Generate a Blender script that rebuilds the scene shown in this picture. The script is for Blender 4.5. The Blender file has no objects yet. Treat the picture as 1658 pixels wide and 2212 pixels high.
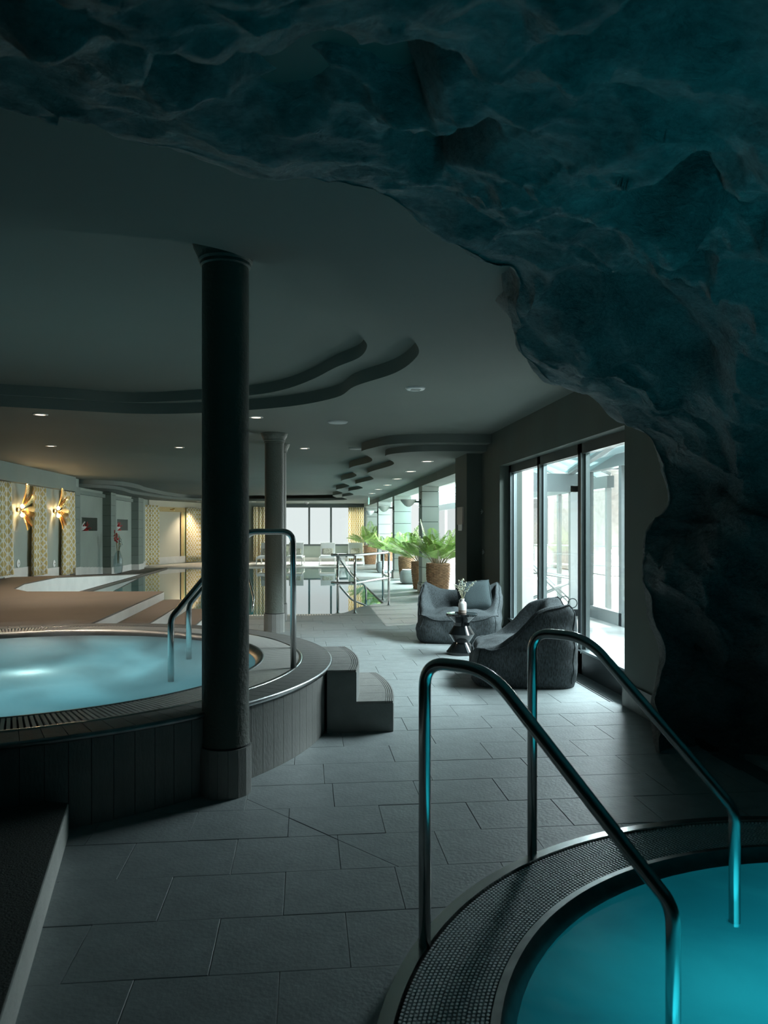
import bpy, bmesh, math, random
from mathutils import Vector, Matrix, noise
from mathutils.geometry import tessellate_polygon
random.seed(7)
C = bpy.context.scene.collection
SC = bpy.context.scene
PI = math.pi

# ------------------------------------------------------------------ camera, sky, light
F, CX, HV, CH = 1660.0, 829.0, 1142.0, 1.4       # focal length, centre, horizon (px), eye height (m)
TH = math.atan(168 / 1660)
ct, st = math.cos(TH), math.sin(TH)
cam = bpy.data.cameras.new('camera'); co = bpy.data.objects.new('camera', cam); C.objects.link(co)
co.location = (0, 0, CH); co.rotation_euler = (PI / 2, 0, -TH)
cam.sensor_fit = 'HORIZONTAL'; cam.sensor_width = 24; cam.lens = 24 * F / 1658
cam.shift_y = (HV - 1106) / 1658; cam.clip_start = .05; cam.clip_end = 200
cam.dof.use_dof = True; cam.dof.focus_distance = 8.0; cam.dof.aperture_fstop = 5.6
SC.camera = co
w = bpy.data.worlds.new('sky'); SC.world = w; w.use_nodes = True
w.node_tree.nodes['Background'].inputs[0].default_value = (.90, .96, .95, 1)
w.node_tree.nodes['Background'].inputs[1].default_value = .92
SC.view_settings.view_transform = 'Standard'; SC.view_settings.look = 'None'
SC.view_settings.gamma = 1; SC.view_settings.exposure = 0.0; SC.view_settings.use_curve_mapping = False
SC.cycles.use_denoising = True
SC.cycles.max_bounces = 8; SC.cycles.diffuse_bounces = 4; SC.cycles.glossy_bounces = 4
SC.cycles.transparent_max_bounces = 12; SC.cycles.sample_clamp_indirect = 6
SC.cycles.caustics_reflective = False; SC.cycles.caustics_refractive = False

def area(name, loc, target, sx, sy, power, col):
    l = bpy.data.lights.new(name, 'AREA'); l.shape = 'RECTANGLE'; l.size = sx; l.size_y = sy
    l.energy = power; l.color = col
    o = bpy.data.objects.new(name, l); C.objects.link(o); o.location = loc
    o.rotation_euler = (Vector(target) - Vector(loc)).to_track_quat('-Z', 'Y').to_euler()
    return o
SKYC = (.80, .95, 1.0)
area('added_daylight_terrace', (4.45, 7.9, 3.12), (1.0, 7.6, 1.2), 4.4, .55, 850, SKYC)  # area lamp added out of view, boosts the daylight through the tall window
area('added_daylight_conservatory', (5.3, 21.5, 4.4), (1.2, 21.5, .2), 2.2, 19, 8500, (.88, .97, .97))  # another added lamp, above the roof blinds, for more conservatory daylight
area('added_daylight_far_window', (-.8, 34.6, 3.9), (-.8, 27, .2), 6.5, 1.8, 6000, (.90, .97, .96))  # lamp added outside above the far window to strengthen its daylight
sun = bpy.data.lights.new('sun', 'SUN'); sun.energy = 9; sun.angle = .01; sun.color = (1, .95, .88)
so = bpy.data.objects.new('sun', sun); C.objects.link(so)
so.rotation_euler = Vector((-.80, -.62, -1.0)).to_track_quat('-Z', 'Y').to_euler()
# ------------------------------------------------------------------ pixel -> place helpers
def ray(u, v):
    x = (u - CX) / F
    return Vector((x * ct + st, ct - x * st, (HV - v) / F))
CAM = Vector((0, 0, CH))
def atd(u, v, d): return CAM + ray(u, v) * d
def atz(u, v, z):
    r = ray(u, v); return CAM + r * ((z - CH) / r.z)
def aty(u, v, Y):
    r = ray(u, v); return CAM + r * (Y / r.y)
def atx(u, v, X):
    r = ray(u, v); return CAM + r * (X / r.x)

def sstep(a, b, x):
    t = max(0, min(1, (x - a) / (b - a))); return t * t * (3 - 2 * t)
def nvec(p):
    return Vector((noise.noise(p), noise.noise(p + Vector((31.7, 11.3, 5.9))), noise.noise(p + Vector((-17.2, 43.1, 23.6)))))
# ------------------------------------------------------------------ mesh builder
class MB:
    def __init__(s): s.v = []; s.f = []; s.uv = None
    def add(s, vs, fs):
        b = len(s.v); s.v += [Vector(p) for p in vs]; s.f += [tuple(i + b for i in f) for f in fs]; return s
    def box(s, x0, x1, y0, y1, z0, z1, M=None, bev=0.0):
        if bev > 0:
            b = bev
            vs = []
            for z, i in ((z0, 0), (z1 - b, 0), (z1, b)):
                vs += [(x0 + i, y0 + i, z), (x1 - i, y0 + i, z), (x1 - i, y1 - i, z), (x0 + i, y1 - i, z)]
            fs = [(3, 2, 1, 0), (8, 9, 10, 11)]
            for r in (0, 4):
                for k in range(4):
                    fs.append((r + k, r + (k + 1) % 4, r + 4 + (k + 1) % 4, r + 4 + k))
        else:
            vs = [(x, y, z) for z in (z0, z1) for x, y in ((x0, y0), (x1, y0), (x1, y1), (x0, y1))]
            fs = [(3, 2, 1, 0), (4, 5, 6, 7), (0, 1, 5, 4), (1, 2, 6, 5), (2, 3, 7, 6), (3, 0, 4, 7)]
        if M: vs = [M @ Vector(p) for p in vs]
        return s.add(vs, fs)
    def bar(s, a, b, wx, wz=None):
        """square bar from a to b"""
        wz = wz or wx
        a, b = Vector(a), Vector(b); d = (b - a); L = d.length
        M = Matrix.Translation(a) @ d.to_track_quat('Z', 'Y').to_matrix().to_4x4()
        return s.box(-wx / 2, wx / 2, -wz / 2, wz / 2, 0, L, M)
    def tube(s, pts, r, n=12, cap=True, rf=None):
        pts = [Vector(p) for p in pts]
        T = []
        for i in range(len(pts)):
            a = pts[max(i - 1, 0)]; b = pts[min(i + 1, len(pts) - 1)]
            T.append((b - a).normalized())
        up = Vector((0, 0, 1)) if abs(T[0].z) < .9 else Vector((1, 0, 0))
        N = (up - T[0] * up.dot(T[0])).normalized()
        b0 = len(s.v)
        for i, p in enumerate(pts):
            N = (N - T[i] * N.dot(T[i])).normalized(); B = T[i].cross(N)
            rr = r * (rf(i / (len(pts) - 1)) if rf else 1)
            for k in range(n):
                a = 2 * PI * k / n
                s.v.append(p + (N * math.cos(a) + B * math.sin(a)) * rr)
        for i in range(len(pts) - 1):
            for k in range(n):
                s.f.append((b0 + i * n + k, b0 + i * n + (k + 1) % n, b0 + (i + 1) * n + (k + 1) % n, b0 + (i + 1) * n + k))
        if cap:
            s.f.append(tuple(b0 + k for k in reversed(range(n))))
            e = b0 + (len(pts) - 1) * n
            s.f.append(tuple(e + k for k in range(n)))
        return s
    def lathe(s, prof, c=(0, 0, 0), n=32, M=None, a0=0, a1=2 * PI):
        full = abs(a1 - a0 - 2 * PI) < 1e-6
        m = n if full else n + 1
        b0 = len(s.v); c = Vector(c)
        for r, z in prof:
            for k in range(m):
                a = a0 + (a1 - a0) * k / n
                p = Vector((r * math.cos(a), r * math.sin(a), z))
                if M: p = M @ p
                s.v.append(p + c)
        for i in range(len(prof) - 1):
            for k in range(n):
                k2 = (k + 1) % m
                s.f.append((b0 + i * m + k, b0 + i * m + k2, b0 + (i + 1) * m + k2, b0 + (i + 1) * m + k))
        return s
    def disc(s, c, r, n=32, up=True):
        b0 = len(s.v); c = Vector(c)
        for k in range(n): s.v.append(c + Vector((r * math.cos(2 * PI * k / n), r * math.sin(2 * PI * k / n), 0)))
        s.f.append(tuple(b0 + k for k in (range(n) if up else reversed(range(n))))); return s
    def poly(s, loop, z, up=True):
        """planar polygon, concave allowed"""
        vs = [Vector((p[0], p[1], z)) for p in loop]
        b = len(s.v); s.v += vs
        for t in tessellate_polygon([vs]):
            t = tuple(t)
            a, bb, c = (vs[i] for i in t)
            if ((bb - a).cross(c - a).z > 0) != up: t = t[::-1]
            s.f.append(tuple(b + i for i in t))
        return s
    def wall(s, loop, z0, z1, closed=True):
        b = len(s.v); n = len(loop)
        for z in (z0, z1): s.v += [Vector((p[0], p[1], z)) for p in loop]
        for k in range(n if closed else n - 1):
            s.f.append((b + k, b + (k + 1) % n, b + n + (k + 1) % n, b + n + k))
        return s
    def prism(s, loop, z0, z1):
        return s.poly(loop, z1, True).poly(loop, z0, False).wall(loop, z0, z1)
    def grid(s, rows):
        b = len(s.v); n = len(rows[0])
        for r in rows: s.v += [Vector(p) for p in r]
        for i in range(len(rows) - 1):
            for k in range(n - 1):
                s.f.append((b + i * n + k, b + i * n + k + 1, b + (i + 1) * n + k + 1, b + (i + 1) * n + k))
        return s
    def mesh(s, name, mat, smooth=False, off=None, fixn=False):
        me = bpy.data.meshes.new(name)
        vs = [p - off for p in s.v] if off else s.v
        me.from_pydata([tuple(p) for p in vs], [], s.f)
        if fixn:
            bm = bmesh.new(); bm.from_mesh(me); bmesh.ops.recalc_face_normals(bm, faces=bm.faces); bm.to_mesh(me); bm.free()
        if mat: me.materials.append(mat)
        if smooth is True:
            me.polygons.foreach_set('use_smooth', [True] * len(me.polygons))
        elif smooth:
            me.polygons.foreach_set('use_smooth', [True] * len(me.polygons))
            me.set_sharp_from_angle(angle=smooth)
        me.update(); return me
    def build(s, name, mat, parent=None, smooth=False, fixn=True):
        off = parent_world(parent) if parent else None
        return link(name, s.mesh(name, mat, smooth, off, fixn), parent)
def parent_world(p):
    v = Vector((0, 0, 0))
    while p: v = v + p.location; p = p.parent
    return v
def link(name, me, parent=None):
    o = bpy.data.objects.new(name, me); C.objects.link(o)
    if parent: o.parent = parent
    return o
def tag(o, label=None, cat=None, group=None, kind=None):
    if label: o['label'] = label
    if cat: o['category'] = cat
    if group: o['group'] = group
    if kind: o['kind'] = kind
    return o
def thing(name, loc, label, cat, group=None, kind=None):
    o = bpy.data.objects.new(name, None); C.objects.link(o); o.location = loc; o.empty_display_size = .1
    return tag(o, label, cat, group, kind)
def copy_tree(o, parent=None):
    c = o.copy(); C.objects.link(c); c.parent = parent
    for ch in o.children: copy_tree(ch, c)
    return c
def struct(o, label=None): o['kind'] = 'structure'; (label and o.__setitem__('label', label)); return o
def catmull(pts, per=8, closed=False):
    P = [Vector(p) for p in pts]; n = len(P); out = []
    for i in range(n if closed else n - 1):
        p0, p1, p2, p3 = (P[(i + k) % n] if closed else P[min(max(i + k, 0), n - 1)] for k in (-1, 0, 1, 2))
        for j in range(per):
            t = j / per
            out.append(.5 * ((2 * p1) + (p2 - p0) * t + (2 * p0 - 5 * p1 + 4 * p2 - p3) * t * t + (3 * p1 - p0 - 3 * p2 + p3) * t ** 3))
    if not closed: out.append(P[-1])
    return out
def fillet(pts, rad, seg=8):
    P = [Vector(p) for p in pts]; out = [P[0]]
    for i in range(1, len(P) - 1):
        a, b, c = P[i - 1], P[i], P[i + 1]
        r = rad[i - 1] if isinstance(rad, (list, tuple)) else rad
        r = min(r, (a - b).length * .48, (c - b).length * .48)
        p, q = b + (a - b).normalized() * r, b + (c - b).normalized() * r
        for k in range(seg + 1):
            t = k / seg
            out.append(p * (1 - t) ** 2 + b * 2 * t * (1 - t) + q * t * t)
    out.append(P[-1]); return out

# ------------------------------------------------------------------ materials
def mat(name, col, rough=.6, metal=0.0, var=0.0, vscale=6.0, bump=0.0, bscale=40.0, col2=None, emit=None, estr=1.0, spec=None, stretch=None, detail=4, coat=0):
    m = bpy.data.materials.new(name); m.use_nodes = True; nt = m.node_tree; N = nt.nodes; L = nt.links
    b = N['Principled BSDF']
    b.inputs['Base Color'].default_value = (*col, 1); b.inputs['Roughness'].default_value = rough
    b.inputs['Metallic'].default_value = metal
    if spec is not None: b.inputs['Specular IOR Level'].default_value = spec
    if coat: b.inputs['Coat Weight'].default_value = coat; b.inputs['Coat Roughness'].default_value = .05
    if emit: b.inputs['Emission Color'].default_value = (*emit, 1); b.inputs['Emission Strength'].default_value = estr
    if var or bump:
        tc = N.new('ShaderNodeTexCoord'); vec = tc.outputs['Object']
        if stretch:
            mp = N.new('ShaderNodeMapping'); mp.inputs['Scale'].default_value = stretch; L.new(vec, mp.inputs[0]); vec = mp.outputs[0]
    if var:
        nz = N.new('ShaderNodeTexNoise'); nz.inputs['Scale'].default_value = vscale; nz.inputs['Detail'].default_value = detail
        L.new(vec, nz.inputs[0])
        mx = N.new('ShaderNodeMix'); mx.data_type = 'RGBA'
        mx.inputs[6].default_value = (*[c * (1 - var) for c in col], 1)
        mx.inputs[7].default_value = (*(col2 if col2 else [min(1, c * (1 + var)) for c in col]), 1)
        rp = N.new('ShaderNodeMapRange'); rp.inputs[1].default_value = .3; rp.inputs[2].default_value = .7
        L.new(nz.outputs[0], rp.inputs[0]); L.new(rp.outputs[0], mx.inputs[0]); L.new(mx.outputs[2], b.inputs['Base Color'])
    if bump:
        nb = N.new('ShaderNodeTexNoise'); nb.inputs['Scale'].default_value = bscale; nb.inputs['Detail'].default_value = 5
        L.new(vec, nb.inputs[0])
        bp = N.new('ShaderNodeBump'); bp.inputs['Strength'].default_value = bump; bp.inputs['Distance'].default_value = .02
        L.new(nb.outputs[0], bp.inputs['Height']); L.new(bp.outputs[0], b.inputs['Normal'])
    return m
M = {}
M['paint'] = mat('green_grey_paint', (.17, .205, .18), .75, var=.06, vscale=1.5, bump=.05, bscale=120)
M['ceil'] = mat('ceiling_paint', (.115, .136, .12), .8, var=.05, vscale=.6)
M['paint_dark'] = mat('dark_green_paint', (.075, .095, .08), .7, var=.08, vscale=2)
M['shaft'] = mat('column_paint', (.11, .125, .105), .6, bump=.35, bscale=45)
M['pillar'] = mat('pillar_paint', (.42, .47, .44), .7, var=.04, vscale=2)
M['tile'] = mat('floor_stone_tile', (.28, .315, .315), .42, var=.12, vscale=9, bump=.15, bscale=55, detail=6)
M['grout'] = mat('floor_grout', (.15, .16, .155), .8)
M['slab_tile'] = mat('tub_stone_tile', (.24, .24, .225), .55, var=.12, vscale=14, bump=.2, bscale=90, stretch=(1, 1, .35))
M['slab_dark'] = mat('stair_stone_tile', (.20, .215, .205), .55, var=.10, vscale=10, bump=.15, bscale=80)
M['taupe'] = mat('taupe_deck', (.14, .112, .087), .7, var=.06, vscale=2, bump=.06, bscale=90)
M['white'] = mat('white_riser', (.86, .85, .81), .6, var=.05, vscale=3)
M['white_stone'] = mat('white_stone_skirting', (.60, .59, .55), .6, var=.07, vscale=4)
M['plaster'] = mat('rough_plaster', (.85, .84, .79), .85, var=.06, vscale=8, bump=.2, bscale=60)
M['carpet'] = mat('rough_dark_render', (.10, .11, .10), .95, var=.25, vscale=80, bump=.7, bscale=150)
M['steel'] = mat('brushed_steel', (.55, .56, .55), .22, 1.0)
M['steel_dark'] = mat('dark_steel', (.30, .32, .32), .32, 1.0, var=.2, vscale=12)
M['chrome'] = mat('polished_steel', (.75, .75, .74), .12, 1.0)
M['grate'] = mat('white_grating', (.82, .80, .75), .5)
M['grate_grey'] = mat('grey_grating', (.72, .76, .76), .35)
M['gap'] = mat('grating_gap', (.03, .035, .035), .8)
M['frame'] = mat('window_frame', (.05, .065, .065), .35, .3)
M['frame_edge'] = mat('window_frame_edge', (.36, .42, .43), .3, .6)
M['fabric'] = mat('charcoal_weave', (.055, .068, .072), .9, var=.6, vscale=110, bump=.4, bscale=320, stretch=(1, 1, .25))
M['fabric2'] = mat('dark_cushion_weave', (.028, .045, .048), .9, var=.4, vscale=200, bump=.4, bscale=260)
M['pouf'] = mat('pale_pouf_fabric', (.48, .52, .52), .85, var=.1, vscale=50)
M['blackgloss'] = mat('black_glossy_ceramic', (.006, .008, .009), .06, 0, spec=.6, coat=.5)
M['vase'] = mat('white_glaze', (.75, .73, .70), .3)
M['vase_base'] = mat('taupe_glaze', (.38, .30, .26), .5)
M['stem'] = mat('dry_stem', (.32, .30, .18), .8)
M['bud'] = mat('pale_bud', (.68, .66, .52), .8, var=.2, vscale=60)
M['eucal'] = mat('grey_green_leaf', (.42, .50, .46), .8)
M['redleaf'] = mat('red_bloom', (.45, .04, .04), .7)
M['fern'] = mat('fern_leaf', (.28, .50, .12), .5, var=.35, vscale=5, col2=(.42, .60, .16))
M['fernstem'] = mat('fern_stem', (.32, .26, .18), .7)
M['wicker'] = mat('wicker', (.33, .19, .10), .65, var=.35, vscale=14)
M['soil'] = mat('soil', (.05, .035, .025), .9)
M['loung'] = mat('white_lounger', (.82, .82, .79), .5)
M['cush'] = mat('white_lounger_pad', (.78, .79, .77), .8)
M['gold'] = mat('gold_leaf_metal', (.80, .52, .20), .25, 1.0)
M['goldtrim'] = mat('gold_trim', (.42, .32, .14), .6, var=.25, vscale=40)
M['beige'] = mat('beige_wall_panel', (.50, .48, .38), .8)
M['bulb'] = mat('warm_bulb', (1, .8, .5), .5, emit=(1, .72, .36), estr=18)
M['dlight'] = mat('downlight_glow', (1, .9, .8), .5, emit=(1, .74, .55), estr=4)
M['white_plastic'] = mat('white_plastic', (.75, .77, .76), .4)
M['grey_disc'] = mat('grey_disc', (.42, .45, .44), .6)
M['black'] = mat('black_lens', (.02, .02, .02), .3)
M['concrete'] = mat('pale_concrete', (.62, .58, .55), .8, var=.05, vscale=3)
M['terrace'] = mat('wet_terrace_stone', (.55, .56, .55), .25, var=.35, vscale=1.3, detail=6)
M['snow'] = mat('snow', (.85, .87, .88), .8)
M['alu'] = mat('pavilion_aluminium', (.30, .34, .35), .4, .2)
M['alu_light'] = mat('white_aluminium', (.75, .78, .78), .4)
M['chairgrey'] = mat('chair_sling', (.55, .62, .64), .7)
M['wood'] = mat('weathered_wood', (.62, .56, .52), .8, var=.2, vscale=6)
M['hill'] = mat('hazy_hillside', (.80, .83, .83), .9, var=.25, vscale=.3)
M['paper'] = mat('notice_board', (.55, .49, .43), .7)
M['sign'] = mat('exit_sign_face', (.5, .8, .72), .5, emit=(.35, .7, .6), estr=.6)
M['basin'] = mat('basin_liner', (.70, .76, .76), .5)

def glass_mat(name, tint, refl=.08):
    m = bpy.data.materials.new(name); m.use_nodes = True; nt = m.node_tree; N = nt.nodes; L = nt.links; N.clear()
    o = N.new('ShaderNodeOutputMaterial'); t = N.new('ShaderNodeBsdfTransparent'); g = N.new('ShaderNodeBsdfGlossy')
    t.inputs[0].default_value = (*tint, 1); g.inputs['Roughness'].default_value = .02
    f = N.new('ShaderNodeLayerWeight'); f.inputs[0].default_value = .5
    pw_ = N.new('ShaderNodeMath'); pw_.operation = 'POWER'; pw_.inputs[1].default_value = 5; L.new(f.outputs['Facing'], pw_.inputs[0])
    mm = N.new('ShaderNodeMath'); mm.operation = 'MULTIPLY_ADD'; mm.inputs[1].default_value = .8; mm.inputs[2].default_value = refl * .25
    mx = N.new('ShaderNodeMixShader'); L.new(pw_.outputs[0], mm.inputs[0]); L.new(mm.outputs[0], mx.inputs[0])
    L.new(t.outputs[0], mx.inputs[1]); L.new(g.outputs[0], mx.inputs[2]); L.new(mx.outputs[0], o.inputs[0])
    return m
M['glass'] = glass_mat('clear_glass', (.97, .99, .99))
M['smoke_glass'] = glass_mat('smoked_glass', (.80, .84, .85), .12)

def water_glow(name, c1, c2, nscale, clear=.3):
    """milky lit water: lamps in the basin shine up through it"""
    m = bpy.data.materials.new(name); m.use_nodes = True; nt = m.node_tree; N = nt.nodes; L = nt.links; N.clear()
    o = N.new('ShaderNodeOutputMaterial'); tc = N.new('ShaderNodeTexCoord')
    nz = N.new('ShaderNodeTexNoise'); nz.inputs['Scale'].default_value = nscale; nz.inputs['Detail'].default_value = 5; nz.inputs['Distortion'].default_value = .6
    L.new(tc.outputs['Object'], nz.inputs[0])
    rp = N.new('ShaderNodeMapRange'); rp.inputs[1].default_value = .32; rp.inputs[2].default_value = .68; L.new(nz.outputs[0], rp.inputs[0])
    cm = N.new('ShaderNodeMix'); cm.data_type = 'RGBA'; cm.inputs[6].default_value = (*c1, 1); cm.inputs[7].default_value = (*c2, 1); L.new(rp.outputs[0], cm.inputs[0])
    tl = N.new('ShaderNodeBsdfTranslucent'); L.new(cm.outputs[2], tl.inputs[0])
    df = N.new('ShaderNodeBsdfDiffuse'); L.new(cm.outputs[2], df.inputs[0])
    tr = N.new('ShaderNodeBsdfTransparent'); tr.inputs[0].default_value = (*c2, 1)
    gl = N.new('ShaderNodeBsdfGlossy'); gl.inputs['Roughness'].default_value = .45
    a = N.new('ShaderNodeMixShader'); a.inputs[0].default_value = .25; L.new(tl.outputs[0], a.inputs[1]); L.new(df.outputs[0], a.inputs[2])
    b = N.new('ShaderNodeMixShader'); b.inputs[0].default_value = clear; L.new(a.outputs[0], b.inputs[1]); L.new(tr.outputs[0], b.inputs[2])
    f = N.new('ShaderNodeFresnel'); f.inputs[0].default_value = 1.1
    bp = N.new('ShaderNodeBump'); bp.inputs['Strength'].default_value = .25; bp.inputs['Distance'].default_value = .05
    n2 = N.new('ShaderNodeTexNoise'); n2.inputs['Scale'].default_value = nscale * 6; L.new(tc.outputs['Object'], n2.inputs[0]); L.new(n2.outputs[0], bp.inputs['Height']); L.new(bp.outputs[0], gl.inputs['Normal'])
    c = N.new('ShaderNodeMixShader'); L.new(f.outputs[0], c.inputs[0]); L.new(b.outputs[0], c.inputs[1]); L.new(gl.outputs[0], c.inputs[2])
    L.new(c.outputs[0], o.inputs[0]); return m
M['water_plunge'] = water_glow('teal_pool_water', (.06, .46, .51), (.16, .84, .88), 1.3, .45)
M['water_tub'] = water_glow('milky_tub_water', (.30, .62, .68), (.52, .86, .90), 1.1, .06)
def pool_water():
    m = mat('still_pool_water', (.03, .17, .20), .015, 0); nt = m.node_tree; b = nt.nodes['Principled BSDF']; b.inputs['IOR'].default_value = 1.5
    b.inputs['Specular IOR Level'].default_value = .75
    nz = nt.nodes.new('ShaderNodeTexNoise'); nz.inputs['Scale'].default_value = 1.2; tc = nt.nodes.new('ShaderNodeTexCoord')
    bp = nt.nodes.new('ShaderNodeBump'); bp.inputs['Strength'].default_value = .012; bp.inputs['Distance'].default_value = .05
    nt.links.new(tc.outputs['Object'], nz.inputs[0]); nt.links.new(nz.outputs[0], bp.inputs['Height']); nt.links.new(bp.outputs[0], b.inputs['Normal'])
    return m
M['pool_water'] = pool_water()

def curtain_mat():
    m = mat('trellis_curtain', (.8, .8, .7), .9); nt = m.node_tree; N = nt.nodes; L = nt.links; b = N['Principled BSDF']
    uv = N.new('ShaderNodeUVMap'); sp = N.new('ShaderNodeSeparateXYZ'); L.new(uv.outputs[0], sp.inputs[0])
    def math_(op, a, bb):
        n = N.new('ShaderNodeMath'); n.operation = op
        for i, x in enumerate((a, bb)):
            if x is None: continue
            if isinstance(x, (int, float)): n.inputs[i].default_value = x
            else: L.new(x, n.inputs[i])
        return n.outputs[0]
    p = math_('ADD', sp.outputs[0], sp.outputs[1]); q = math_('SUBTRACT', sp.outputs[0], sp.outputs[1])
    d1 = math_('ABSOLUTE', math_('SUBTRACT', math_('FRACT', p, None), .5), None)
    d2 = math_('ABSOLUTE', math_('SUBTRACT', math_('FRACT', q, None), .5), None)
    line = math_('LESS_THAN', math_('MINIMUM', d1, d2), .13)
    mx = N.new('ShaderNodeMix'); mx.data_type = 'RGBA'; mx.inputs[6].default_value = (.74, .60, .26, 1); mx.inputs[7].default_value = (.94, .92, .86, 1)
    L.new(line, mx.inputs[0]); L.new(mx.outputs[2], b.inputs['Base Color'])
    tl = N.new('ShaderNodeBsdfTranslucent'); L.new(mx.outputs[2], tl.inputs[0])
    ms = N.new('ShaderNodeMixShader'); ms.inputs[0].default_value = .18
    L.new(b.outputs[0], ms.inputs[1]); L.new(tl.outputs[0], ms.inputs[2]); L.new(ms.outputs[0], N['Material Output'].inputs[0])
    return m
M['curtain'] = curtain_mat()
def roof_mat():
    m = bpy.data.materials.new('teal_roof_blind'); m.use_nodes = True; nt = m.node_tree; N = nt.nodes; L = nt.links; N.clear()
    o = N.new('ShaderNodeOutputMaterial'); t = N.new('ShaderNodeBsdfTranslucent'); t.inputs[0].default_value = (.35, .62, .66, 1)
    tr = N.new('ShaderNodeBsdfTransparent'); mx = N.new('ShaderNodeMixShader'); mx.inputs[0].default_value = .35
    L.new(t.outputs[0], mx.inputs[1]); L.new(tr.outputs[0], mx.inputs[2]); L.new(mx.outputs[0], o.inputs[0]); return m
M['blind'] = roof_mat()
def rock_mat():
    m = bpy.data.materials.new('dark_slate_rock'); m.use_nodes = True; nt = m.node_tree; N = nt.nodes; L = nt.links
    b = N['Principled BSDF']; b.inputs['Roughness'].default_value = .62
    tc = N.new('ShaderNodeTexCoord')
    mp = N.new('ShaderNodeMapping'); mp.inputs['Scale'].default_value = (1.2, 2.2, 2.2); mp.inputs['Rotation'].default_value = (.3, .5, .5); L.new(tc.outputs['Object'], mp.inputs[0])
    nz = N.new('ShaderNodeTexNoise'); nz.inputs['Scale'].default_value = 2.2; nz.inputs['Detail'].default_value = 9; nz.inputs['Roughness'].default_value = .65; L.new(mp.outputs[0], nz.inputs[0])
    cr = N.new('ShaderNodeValToRGB'); e = cr.color_ramp.elements
    e[0].position = .36; e[0].color = (.17, .195, .20, 1); e[1].position = .66; e[1].color = (.66, .67, .65, 1)
    n4 = N.new('ShaderNodeTexNoise'); n4.inputs['Scale'].default_value = 26; n4.inputs['Detail'].default_value = 8; n4.inputs['Roughness'].default_value = .75; L.new(mp.outputs[0], n4.inputs[0])
    am = N.new('ShaderNodeMix'); am.inputs[0].default_value = .45; L.new(nz.outputs[0], am.inputs[2]); L.new(n4.outputs[0], am.inputs[3])
    L.new(am.outputs[0], cr.inputs[0]); L.new(cr.outputs[0], b.inputs['Base Color'])
    n2 = N.new('ShaderNodeTexNoise'); n2.inputs['Scale'].default_value = 14; n2.inputs['Detail'].default_value = 8; n2.inputs['Roughness'].default_value = .7; n2.inputs['Distortion'].default_value = .8; L.new(mp.outputs[0], n2.inputs[0])
    bp = N.new('ShaderNodeBump'); bp.inputs['Strength'].default_value = 1.0; bp.inputs['Distance'].default_value = .05
    n3 = N.new('ShaderNodeTexNoise'); n3.inputs['Scale'].default_value = 48; n3.inputs['Detail'].default_value = 6; n3.inputs['Roughness'].default_value = .7; L.new(mp.outputs[0], n3.inputs[0])
    b2 = N.new('ShaderNodeBump'); b2.inputs['Strength'].default_value = .8; b2.inputs['Distance'].default_value = .015
    L.new(n3.outputs[0], b2.inputs['Height'])
    L.new(n2.outputs[0], bp.inputs['Height']); L.new(b2.outputs[0], bp.inputs['Normal']); L.new(bp.outputs[0], b.inputs['Normal']); return m
M['rock'] = rock_mat()

# ------------------------------------------------------------------ levels
ZC, ZL, ZT = 2.69, 2.81, 2.92          # ceiling, recess ledge, recess top
Z1, Z2 = 2.57, 2.48                    # lowered soffits
XL, XW, XG = -5.9, 2.51, 2.66          # left wall, right wall, window glass
YF = 33.0
TUBC, TUBR, ZR = Vector((-2.1, 5.75, 0)), 2.27, .44
PC, PR = Vector((2.0, 1.65, 0)), 1.87

# ------------------------------------------------------------------ floor
def base_floor():
    bm = bmesh.new()
    def loop(pts):
        vs = [bm.verts.new((x, y, -.06)) for x, y in pts]
        return [bm.edges.new((vs[i], vs[(i + 1) % len(vs)])) for i in range(len(vs))]
    ed = loop([(-9, -4), (5.2, -4), (5.2, 34), (-9, 34)])
    ed += loop([(PC.x + 1.6 * math.cos(a * PI / 32), PC.y + 1.6 * math.sin(a * PI / 32)) for a in range(64)])
    bmesh.ops.triangle_fill(bm, edges=ed, use_beauty=True)
    bmesh.ops.recalc_face_normals(bm, faces=bm.faces)
    me = bpy.data.meshes.new('floor'); bm.to_mesh(me); bm.free(); me.materials.append(M['grout'])
    return struct(link('floor', me))
floor = base_floor()
def clip_half(poly, n, c, keep_pos=True):
    """keep the side where n.p >= c"""
    out = []
    for i in range(len(poly)):
        a, b = poly[i], poly[(i + 1) % len(poly)]
        da, db = n[0] * a[0] + n[1] * a[1] - c, n[0] * b[0] + n[1] * b[1] - c
        if da >= 0: out.append(a)
        if (da >= 0) != (db >= 0):
            t = da / (da - db); out.append((a[0] + (b[0] - a[0]) * t, a[1] + (b[1] - a[1]) * t))
    return out
pool_near = 12.42
tile_cache = {}
ntile = 0
Yk = 2.45 - .3555 * 4
k = -4
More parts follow.
